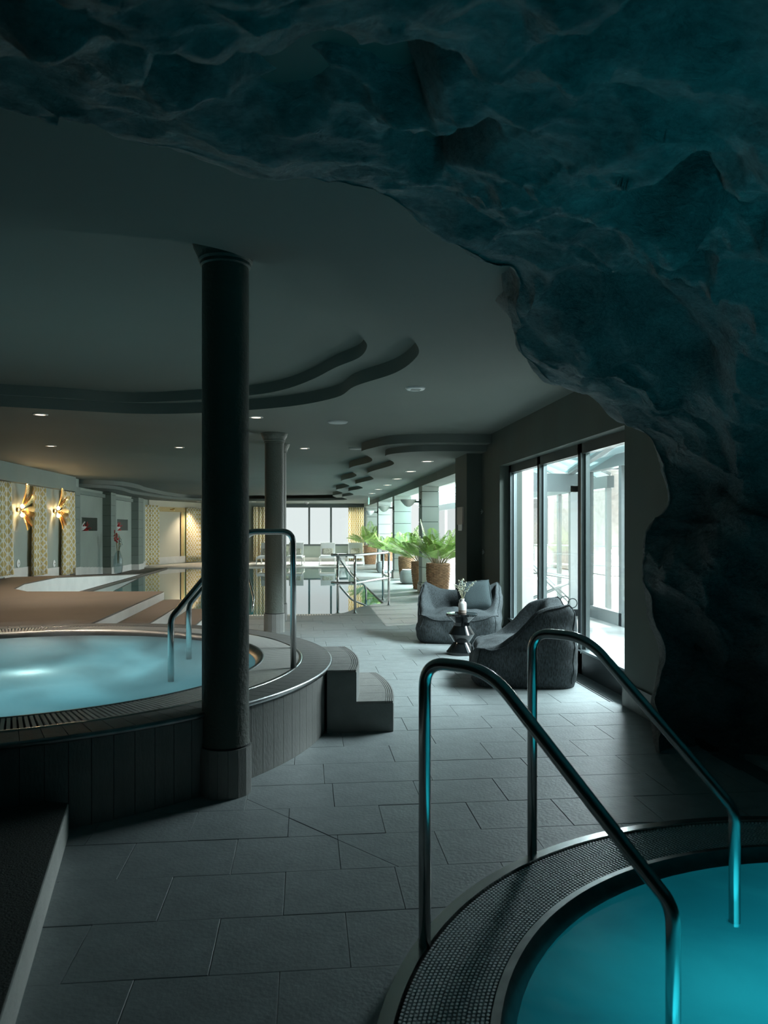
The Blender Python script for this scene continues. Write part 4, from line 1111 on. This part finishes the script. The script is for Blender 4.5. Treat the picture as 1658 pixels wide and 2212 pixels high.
# ------------------------------------------------------------------ bean bag chairs
def make_bag(label, loc, rz, wid=.5, dep=.46, hb=.68, hs=.37, seed=0):
    t = thing('bean_bag_chair', loc, label, 'bean bag', 'charcoal bean bag chairs')
    n, nr, ns = 96, 26, 16
    def h(x, y):       # top surface over the footprint; y grows towards the back
        X, Y = x / wid, y / dep
        back = sstep(.05, .62, Y)
        side = sstep(.62, .95, abs(X)) * sstep(-.95, .55, Y)
        seat = hs + .045 * (1 - Y * Y) * (1 - X * X) - .03 * sstep(.3, 1, -Y)
        top = hb - .05 * (1 - X * X) + .055 * sstep(.5, 1, abs(X)) - .10 * sstep(.8, 1.0, Y)
        v = seat + (top - seat) * max(back, side * (.30 + .70 * sstep(-.7, .25, Y)))
        ed = max(abs(X), abs(Y))
        return v - .05 * sstep(.90, 1.02, ed)
    def bnd(a):
        c, s = math.cos(a), math.sin(a); q = (abs(c) ** 4.5 + abs(s) ** 4.5) ** (-1 / 4.5)
        return Vector((wid * q * c, dep * q * s, 0))
    mb = MB(); rows = []
    for i in range(nr + 1):
        r_ = (i / nr) ** .85; row = []
        for k_ in range(n):
            b = bnd(2 * PI * k_ / n) * r_; row.append(Vector((b.x, b.y, h(b.x, b.y))))
        rows.append(row)
    for j in range(1, ns + 1):
        f = j / ns; row = []
        for k_ in range(n):
            b = bnd(2 * PI * k_ / n); zt = h(b.x, b.y); z = zt * (1 - f)
            bul = 1 + .055 * math.sin(PI * min(1, f * 1.02)) - .03 * (f > .93) * (f - .93) / .07
            lean = .06 * sstep(.35, .75, z)
            row.append(Vector((b.x * (bul + lean * .7), b.y * bul + (lean * .5 if b.y > 0 else 0), z)))
        rows.append(row)
    for row in rows:
        for q in range(n):
            p = row[q]; nz_ = noise.fractal(Vector((p.x * 3 + seed, p.y * 3, p.z * 5)), 1, 2, 3) * .030 + noise.noise(Vector((p.x * 9, p.y * 9 + seed, p.z * 16))) * .011
            d = Vector((p.x, p.y, .3)).normalized()
            row[q] = p + d * nz_ if p.z > .02 else p
    for row in rows: mb.v += row
    for i in range(len(rows) - 1):
        for k_ in range(n): mb.f.append((i * n + k_, i * n + (k_ + 1) % n, (i + 1) * n + (k_ + 1) % n, (i + 1) * n + k_))
    me = mb.mesh('cover', M['fabric'], True, None, True); o = link('cover', me, t)
    # seams: round the top edge and down the corners
    top_ring = rows[nr]; MB().tube([p + Vector((p.x, p.y, 0)).normalized() * .003 for p in top_ring] + [top_ring[0]], .0075, 6, cap=False).mesh
    s = MB().tube([p * 1.004 for p in top_ring] + [top_ring[0] * 1.004], .006, 6, cap=False)
    link('top_seam', s.mesh('top_seam', M['fabric'], True), t)
    for k_ in (12, 36, 60, 84):
        pts = [rows[i][k_] * 1.003 for i in range(nr, nr + ns)]
        link('corner_seam', MB().tube(pts, .005, 5).mesh('corner_seam', M['fabric'], True), t)
    t.rotation_euler.z = rz
    return t
make_bag('wide charcoal bean bag chair behind the black side table', (1.93, 9.58, 0), math.radians(-14), .50, .44, .66, .36, 0)
make_bag('near charcoal bean bag chair turned with its back to the window', (2.0, 6.98, 0), math.radians(-102), .45, .46, .69, .36, 5)
cu = thing('throw_cushion', (2.12, 9.55, .42), 'dark square cushion leaning in the wide bean bag chair', 'cushion')
mb = MB(); n = 14
for s in (-1, 1):
    b0 = len(mb.v)
    for i in range(n + 1):
        for j in range(n + 1):
            x, y = i / n * 2 - 1, j / n * 2 - 1
            pz = s * .065 * ((1 - x ** 4) * (1 - y ** 4)) ** .6; k_ = 1 - .06 * (1 - x * x) * abs(y) ** 3 - .0
            mb.v.append(Vector((x * .21 * (1 - .07 * (1 - y * y) * abs(x) ** 3), y * .21 * k_, pz)))
    for i in range(n):
        for j in range(n): mb.f.append((b0 + i * (n + 1) + j, b0 + (i + 1) * (n + 1) + j, b0 + (i + 1) * (n + 1) + j + 1, b0 + i * (n + 1) + j + 1))
R = Matrix.Rotation(math.radians(-14), 4, 'Z') @ Matrix.Rotation(math.radians(58), 4, 'X') @ Matrix.Rotation(math.radians(8), 4, 'Z')
mb.v = [R @ v for v in mb.v]
link('cushion_cover', mb.mesh('cushion_cover', M['fabric2'], True), cu)
cu.location = (2.12, 9.56, .55)
ring = [R @ Vector((.205 * math.copysign(abs(math.cos(a)) ** .25, math.cos(a)), .205 * math.copysign(abs(math.sin(a)) ** .25, math.sin(a)), 0)) for a in [2 * PI * q / 48 + .01 for q in range(49)]]
link('piping', MB().tube(ring, .006, 6, cap=False).mesh('piping', M['fabric2'], True), cu)

# side table and vase
tp = Vector((1.73, 8.47, 0))
tb = thing('side_table', tp, 'glossy black zigzag hourglass side table between the bean bags', 'side table')
def prof(L): return [(r_, z) for r_, z in L]
MB().lathe(prof([(.001, 0), (.168, 0), (.172, .008), (.172, .03), (.16, .04), (.088, .135)]), tp, 48).build('base_cone', M['blackgloss'], tb, .4)
MB().lathe(prof([(.088, .135), (.146, .225), (.088, .318)]), tp, 48).build('middle_bulge', M['blackgloss'], tb, .4)
MB().lathe(prof([(.088, .318), (.09, .355), (.165, .425)]), tp, 48).build('upper_cone', M['blackgloss'], tb, .4)
MB().lathe(prof([(.165, .425), (.176, .43), (.176, .45), (.170, .454), (.001, .452)]), tp, 48).build('table_top', M['blackgloss'], tb, .4)
vp = tp + Vector((.005, -.02, .4535))
vs_ = thing('flower_vase', vp, 'small white vase of dried stems on the black side table', 'vase')
MB().lathe([(.001, 0), (.040, 0), (.044, .006), (.045, .04)], vp, 32).build('vase_foot', M['vase_base'], vs_, .5)
MB().lathe([(.045, .04), (.046, .105), (.040, .125), (.022, .135), (.019, .150), (.023, .165), (.019, .165), (.015, .15), (.015, .1), (.001, .1)], vp, 32).build('vase_body', M['vase'], vs_, True)
MB().tube([vp + Vector((-.018, 0, .158)), vp + Vector((-.034, 0, .150)), vp + Vector((-.036, 0, .135)), vp + Vector((-.026, 0, .128))], .004, 6).build('handle', M['vase'], vs_, True)
rnd = random.Random(11); top = vp + Vector((0, 0, .13))
for q in range(9):
    kind = ('bud', 'bud', 'bud', 'eucal', 'eucal')[q % 5]
    dx = (-.10, -.04, .01, .10, .15, -.07, .03, .13, -.02)[q]; dz = (.20, .24, .26, .19, .24, .18, .22, .21, .25)[q]
    e = top + Vector((dx, rnd.uniform(-.04, .04), dz)); mid = top.lerp(e, .5) + Vector((-dx * .15, 0, .02))
    pts = catmull([top, mid, e], 5); s = MB().tube(pts, .0022, 5).build('stem', M['stem'], vs_)
    mb = MB()
    for k_ in range(22):
        f = rnd.uniform(.45, 1); c = pts[min(len(pts) - 1, int(f * (len(pts) - 1)))] + Vector((rnd.uniform(-.014, .014), rnd.uniform(-.014, .014), rnd.uniform(-.01, .012)))
        mb.lathe([(.0005, -.006), (.0055, 0), (.0005, .007)], c, 5)
    tag(mb.build('flower_heads', M[kind], s), kind='stuff')

# exit sign and camera dome
ex = thing('exit_sign', atz(796, 1072, Z2), 'small hanging exit sign above the beam at the far right', 'sign')
p = atz(796, 1072, Z2); p.z = Z2
MB().box(p.x - .012, p.x + .012, p.y - .16, p.y + .16, Z2 - .27, Z2 - .05).build('sign_panel', M['sign'], ex)
MB().tube([p, p + Vector((0, 0, -.05))], .01, 6).build('hanger', M['white_plastic'], ex)
cd = thing('dome_camera', atz(662, 1085, Z2), 'small white dome camera on the ceiling above the far window', 'camera')
p = atz(662, 1086, Z2); p.z = Z2; p.y = min(p.y, 31.5); cd.location = p
MB().lathe([(.09, 0), (.09, -.04), (.08, -.05)], p, 20).build('housing', M['white_plastic'], cd, .6)
MB().lathe([(.065, -.045), (.05, -.09), (.001, -.105)], p, 20).build('lens_dome', M['black'], cd, True)

# ------------------------------------------------------------------ outside the tall window
struct(MB().box(XG + .1, 30, -2, 12.36, -.2, -.03).build('terrace_floor', M['terrace']))
struct(MB().box(5.2, 30, 12.36, 60, -.2, -.03).build('terrace_lawn', M['snow']))
cp = MB().box(2.84, 3.06, 10.15, 10.75, -.03, 3.2).build('concrete_pillar', M['concrete']); tag(cp, 'pale concrete pillar just outside the left pane of the tall window', 'pillar')
gp = thing('glass_pavilion', (4.7, 10, 0), 'dark framed glass pavilion with snow on its roof outside the window', 'pavilion')
xa, yb_ = 4.62, 12.25
for y in (7.6, 9.2, 10.85, 12.2): MB().box(xa - .05, xa + .05, y - .05, y + .05, -.03, 2.45).build('post', M['alu'], gp)
MB().box(xa - .07, xa + .07, 6.0, yb_, 2.32, 2.5).build('roof_beam', M['alu'], gp)
MB().box(xa - .05, xa + .05, 6.0, yb_, -.03, .16).build('bottom_rail', M['alu'], gp)
for a, b in ((6.0, 7.55), (7.65, 9.15), (9.25, 10.8), (10.9, 12.15)): MB().box(xa - .005, xa + .005, a, b, .16, 2.32).build('pane', M['glass'], gp)
mb = MB(); rows = []
for i in range(20):
    rows.append([(xa - .02 + .18 * j, 6 + i * .33, 2.5 + (.16 + .07 * noise.noise(Vector((i * .5, j * .7, 3)))) * min(1, j * .9)) for j in range(14)])
mb.grid(rows).build('snow_cap', M['snow'], gp, True)
for y in (8.0, 10.2, 12.2):
    MB().bar((xa, y, 2.42), (8.0, y, 2.42), .1, .1).build('rafter', M['alu'], gp)
    MB().box(7.95, 8.05, y - .05, y + .05, -.03, 2.42).build('post', M['alu_light'], gp)
aw = thing('terrace_sun_blocker', (4, 8, 3.6), 'flat awning board added unseen above the terrace to keep sun off the tall window', 'blocker')  # added out of view, stops the sun from entering the tall window
MB().box(2.82, 5.6, 5.0, 12.2, 3.6, 3.7).build('blocker_board', M['alu'], aw)
MB().box(5.5, 5.62, 5.0, 12.2, 3.52, 3.74).build('blocker_edge', M['alu'], aw)
# entrance canopy between conservatory and pavilion
cn = thing('glass_canopy', (3.9, 11.4, 0), 'teal glass canopy roof over the terrace corner outside', 'canopy')
MB().box(2.9, 4.6, 12.20, 12.3, 2.0, 2.3).build('front_beam', M['alu'], cn)
MB().box(3.5, 3.62, 12.2, 12.3, -.03, 2.0).build('post', M['alu_light'], cn)
MB().box(4.3, 4.5, 12.2, 12.3, -.03, 2.1).build('post', M['alu_light'], cn)
MB().box(2.9, 4.6, 12.2, 12.3, -.03, .08).build('threshold', M['alu'], cn)
MB().grid([[(2.85, 10.3, 2.75), (4.6, 10.3, 2.6)], [(2.85, 12.2, 2.4), (4.6, 12.2, 2.3)]]).build('roof_pane', M['blind'], cn, fixn=False)
MB().bar((3.1, 12.2, 2.38), (3.1, 10.3, 2.72), .1, .12).build('rafter', M['alu'], cn)
MB().bar((4.3, 12.2, 2.34), (4.3, 10.3, 2.64), .1, .12).build('rafter', M['alu'], cn)
def deck_chair(x, y, rz, label):
    t = thing('deck_chair', (x, y, 0), label, 'deck chair', 'white framed deck chairs on the terrace')
    for s in (-.3, .3):
        MB().tube([(x + s, y - .55, 0), (x + s, y + .45, .95)], .016, 8).build('back_frame', M['alu_light'], t, True)
        MB().tube([(x + s, y + .5, 0), (x + s, y - .6, .5)], .016, 8).build('leg_frame', M['alu_light'], t, True)
        MB().tube([(x + s, y - .6, .5), (x + s, y + .25, .62)], .016, 8).build('arm', M['alu_light'], t, True)
    MB().tube([(x - .3, y + .45, .95), (x + .3, y + .45, .95)], .016, 8).build('cross_bar', M['alu_light'], t, True)
    MB().grid([[(x - .28, y + .44, .94), (x + .28, y + .44, .94)], [(x - .28, y + .12, .55), (x + .28, y + .12, .55)], [(x - .28, y - .12, .33), (x + .28, y - .12, .33)], [(x - .28, y - .58, .48), (x + .28, y - .58, .48)]]).build('sling', M['chairgrey'], t, True)
    for ch in t.children: pass
    t.rotation_euler.z = rz
deck_chair(4.3, 13.6, 1.2, 'white framed deck chair seen through the middle window pane')
deck_chair(3.75, 14.6, .4, 'white framed deck chair seen through the left window pane')
deck_chair(5.6, 11.3, 2.4, 'white framed deck chair inside the glass pavilion')
rl = thing('terrace_railing', (7, 16, 0), 'thin white terrace railing beyond the window', 'railing')
for z in (.55, 1.0): MB().tube([(5.6, 18.5, z), (9, 14, z)], .016, 6).build('rail', M['alu_light'], rl)
for i in range(5): MB().tube([(5.6 + i * .85, 18.5 - i * 1.125, 0), (5.6 + i * .85, 18.5 - i * 1.125, 1.0)], .016, 6).build('post', M['alu_light'], rl)
hs_ = thing('snowy_house', (14, 24, 0), 'wooden house with snowy roof beyond the terrace', 'house')
MB().box(9, 17, 22, 28, 0, 3.2).build('wall', M['wood'], hs_)
MB().add([(8.6, 21.6, 3.1), (17.4, 21.6, 3.1), (17.4, 28.4, 3.1), (8.6, 28.4, 3.1), (8.6, 25, 5.2), (17.4, 25, 5.2)], [(0, 1, 5, 4), (2, 3, 4, 5), (0, 4, 3), (1, 2, 5)]).build('snow_roof', M['snow'], hs_)
for x in (10, 12, 14): MB().box(x, x + .9, 21.95, 22.02, 1.0, 2.2).build('window_pane', M['alu'], hs_)
hl = MB(); rows = []
for i in range(24):
    rows.append([(26 + j * 4, -10 + i * 4, -1 + j * 1.4 + 1.2 * noise.noise(Vector((i * .4, j * .5, 0)))) for j in range(8)])
struct(hl.grid(rows).build('hillside', M['hill'], None, True))
# ringed letters standing by the conservatory
rg = thing('ring_ornament', (4.0, 11.9, 0), 'dark ring shaped stand on the terrace seen through the window', 'ornament')
for i, (u, v) in enumerate(((1219, 1298), (1236, 1303))):
    p = aty(u, v, 12.0)
    MB().tube([p + Vector((.075 * math.cos(a), 0, .075 * math.sin(a))) for a in [2 * PI * q / 24 for q in range(25)]], .008, 6, cap=False).build('ring', M['frame'], rg, True)
    MB().tube([p + Vector((0, 0, -.07)), Vector((p.x, p.y, -.03))], .012, 6).build('foot', M['frame'], rg, True)

# ------------------------------------------------------------------ back of the room (behind the camera)
struct(MB().box(-9, 5.2, -4.2, -4, -.05, 3.2).build('wall_back', M['paint_dark']))
struct(MB().box(-9.2, -9, -4, 17, -.05, 3.2).build('wall_left_near', M['paint_dark']))
struct(MB().box(5.0, 5.2, -4, 3.2, -.05, 3.2).build('wall_right_near', M['paint_dark']))
struct(MB().box(XW, 5.2, 4.75, 5.0, -.05, 3.2).build('wall_behind_rock', M['paint_dark']))
struct(MB().box(XW, 5.2, -4, 5.0, 3.0, 3.2).build('ceiling_rock_side', M['paint_dark']))

# ------------------------------------------------------------------ rock arch
CTRL = [  # edge (px, px, depth) | inner rows towards the viewer
    ((-300, 262, 2.35), (-300, 170, 1.65), (-300, 60, 1.2), (-300, -150, .9)),
    ((0, 272, 2.38), (0, 185, 1.7), (0, 60, 1.2), (0, -150, .9)),
    ((200, 300, 2.45), (190, 205, 1.75), (170, 70, 1.22), (150, -150, .9)),
    ((420, 346, 2.55), (405, 235, 1.8), (380, 80, 1.25), (350, -150, .9)),
    ((640, 397, 2.7), (640, 265, 1.9), (640, 90, 1.28), (640, -150, .9)),
    ((860, 466, 2.95), (880, 310, 2.05), (900, 110, 1.32), (930, -150, .92)),
    ((1000, 560, 3.3), (1080, 365, 2.3), (1150, 135, 1.42), (1250, -150, .95)),
    ((1086, 628, 3.7), (1230, 430, 2.6), (1420, 190, 1.6), (1750, -100, 1.1)),
    ((1090, 738, 4.0), (1300, 570, 3.0), (1560, 370, 2.05), (2000, 120, 1.4)),
    ((1165, 828, 4.3), (1380, 705, 3.4), (1640, 570, 2.6), (2150, 400, 1.8)),
    ((1272, 850, 4.5), (1450, 785, 3.8), (1680, 705, 3.1), (2300, 600, 2.2)),
    ((1335, 918, 4.7), (1500, 880, 4.15), (1700, 830, 3.65), (2400, 760, 2.7)),
    ((1395, 950, 4.85), (1530, 935, 4.45), (1720, 915, 4.05), (2500, 870, 3.1)),
    ((1402, 1010, 4.9), (1535, 1010, 4.6), (1730, 1010, 4.3), (2550, 1000, 3.2)),
    ((1428, 1080, 4.9), (1545, 1085, 4.65), (1740, 1085, 4.4), (2550, 1080, 3.25)),
    ((1386, 1135, 4.9), (1540, 1140, 4.65), (1740, 1140, 4.42), (2550, 1140, 3.25)),
    ((1382, 1240, 4.88), (1540, 1240, 4.65), (1740, 1240, 4.42), (2550, 1290, 3.25)),
    ((1384, 1330, 4.87), (1540, 1335, 4.66), (1740, 1340, 4.45), (2550, 1430, 3.25)),
    ((1410, 1430, 4.87), (1550, 1435, 4.68), (1740, 1440, 4.48), (2550, 1580, 3.25)),
    ((1396, 1550, 4.82), (1550, 1560, 4.70), (1740, 1570, 4.52), (2550, 1760, 3.25)),
    ((1420, 1650, 4.78), (1560, 1660, 4.70), (1740, 1685, 4.55), (2550, 1900, 3.25)),
]
def rock():
    rows_ctrl = []
    for i, (e, m1, m2, nn_) in enumerate(CTRL):
        E, M1, M2, NN = atd(*e), atd(*m1), atd(*m2), atd(*nn_)
        f = sstep(7, 13, i)
        o1 = E + Vector((.02, .22, .26)) * (1 - f) + Vector((.22, .22, 0)) * f
        o2 = E + Vector((.05, .5, .7)) * (1 - f) + Vector((.9, .30, 0)) * f
        if f < .5: n2 = NN + Vector((.1, -.9, .1)); n3 = NN + Vector((.2, -3.6, .4))
        else: n2 = NN + Vector((1.0, -1.1, 0)); n3 = NN + Vector((1.2, -5.0, 0))
        rows_ctrl.append([o2, o1, E, M1, M2, NN, n2, n3])
    seg = [8, 30, 130, 110, 60, 12, 6]
    per = 34
    # smooth across rows (edge -> viewer), then along the arch
    lines = []
    for rc in rows_ctrl:
        ln = []
        for j in range(len(rc) - 1):
            p0, p1, p2, p3 = rc[max(j - 1, 0)], rc[j], rc[j + 1], rc[min(j + 2, len(rc) - 1)]
            for q in range(seg[j]):
                t = q / seg[j]
                c = .5 * ((2 * p1) + (p2 - p0) * t + (2 * p0 - 5 * p1 + 4 * p2 - p3) * t * t + (3 * p1 - p0 - 3 * p2 + p3) * t ** 3)
                ln.append(c.lerp(p1.lerp(p2, t), .45))
        ln.append(rc[-1]); lines.append(ln)
    nrow = len(lines[0]); G = []
    for j in range(nrow):
        col = [lines[i][j] for i in range(len(lines))]; G.append(catmull(col, per))
    ncol = len(G[0])
    # normals
    P = [p.copy() for r in G for p in r]
    def at(j, i): return G[max(0, min(nrow - 1, j))][max(0, min(ncol - 1, i))]
    out = []
    a1 = Vector((.78, .25, -.57)).normalized(); a2 = a1.cross(Vector((0, 0, 1))).normalized(); a3 = a1.cross(a2)
    jE = seg[0] + seg[1]
    DENT = [(atd(u, v, d), r_, h_) for u, v, d, r_, h_ in ((560, 255, 1.9, .30, -.30), (760, 250, 1.95, .32, -.34), (925, 385, 2.4, .18, -.22), (640, 330, 2.2, .12, -.12),
            (1440, 480, 2.5, .30, -.26), (1560, 640, 2.7, .26, -.22), (1180, 60, 1.3, .24, -.2), (1480, 60, 1.3, .32, -.22), (1620, 1300, 4.5, .4, -.15), (1560, 1150, 4.6, .3, .08), (300, 130, 1.45, .3, .06), (1150, 520, 3.0, .35, .06))]
    for j in range(nrow):
        for i in range(ncol):
            p = G[j][i]
            nrm = (at(j, i + 1) - at(j, i - 1)).cross(at(j + 1, i) - at(j - 1, i))
            if nrm.length > 1e-9: nrm.normalize()
            dist = (p - CAM).length; sc_ = min(1, max(.35, dist / 3.0))
            q = p + nvec(p * 1.4) * .07 + nvec(p * 6) * .012
            w1 = Vector((q.dot(a1) * .75, q.dot(a2) * 1.7, q.dot(a3) * 1.7))
            hgt = 0
            for fr, amp, sd, met in ((.95, .44, 3.0, 'CHEBYCHEV'), (2.2, .22, 17.0, 'MANHATTAN'), (4.8, .075, 41.0, 'CHEBYCHEV'), (10.5, .02, 67.0, 'MANHATTAN')):
                vd, vp_ = noise.voronoi(w1 * fr + Vector((sd, sd * .7, -sd)), distance_metric=met, exponent=2.5)
                f_ = min(vd[k_] + .3 * (noise.cell(vp_[k_] * 5.3 + Vector((3, 5, 1)))) for k_ in range(4)) - .15
                hgt += amp * ((f_ if met == 'CHEBYCHEV' else f_ * .72) * 1.1 - .42)
            big = noise.fractal(p * .9, 1.0, 2.0, 3) * .07
            fine = noise.ridged_multi_fractal(w1 * 3.1, .9, 2.1, 4, 1.0, 2.0) * .012 + noise.fractal(p * 9, .9, 2.1, 3) * .008
            hgt += big + fine - .03
            for dc, dr, dd_ in DENT:
                k_ = (p - dc + nvec(p * 3.5) * .16 + nvec(p * 9) * .04).length / dr
                if k_ < 1: hgt += dd_ * (1 - sstep(.35, 1, k_)) / sc_
            jj = abs(j - jE) / 95.0
            sc_ *= .34 + .66 * min(1, jj)
            out.append(p + nrm * hgt * sc_)
    mb = MB(); mb.v = out
    for j in range(nrow - 1):
        for i in range(ncol - 1): mb.f.append((j * ncol + i, j * ncol + i + 1, (j + 1) * ncol + i + 1, (j + 1) * ncol + i))
    o = mb.build('rock_arch', M['rock'], None, True, fixn=False)
    tag(o, 'rough dark rock arch overhanging the room and framing the right side', 'rock')
    print('rock', len(mb.v))
rock()
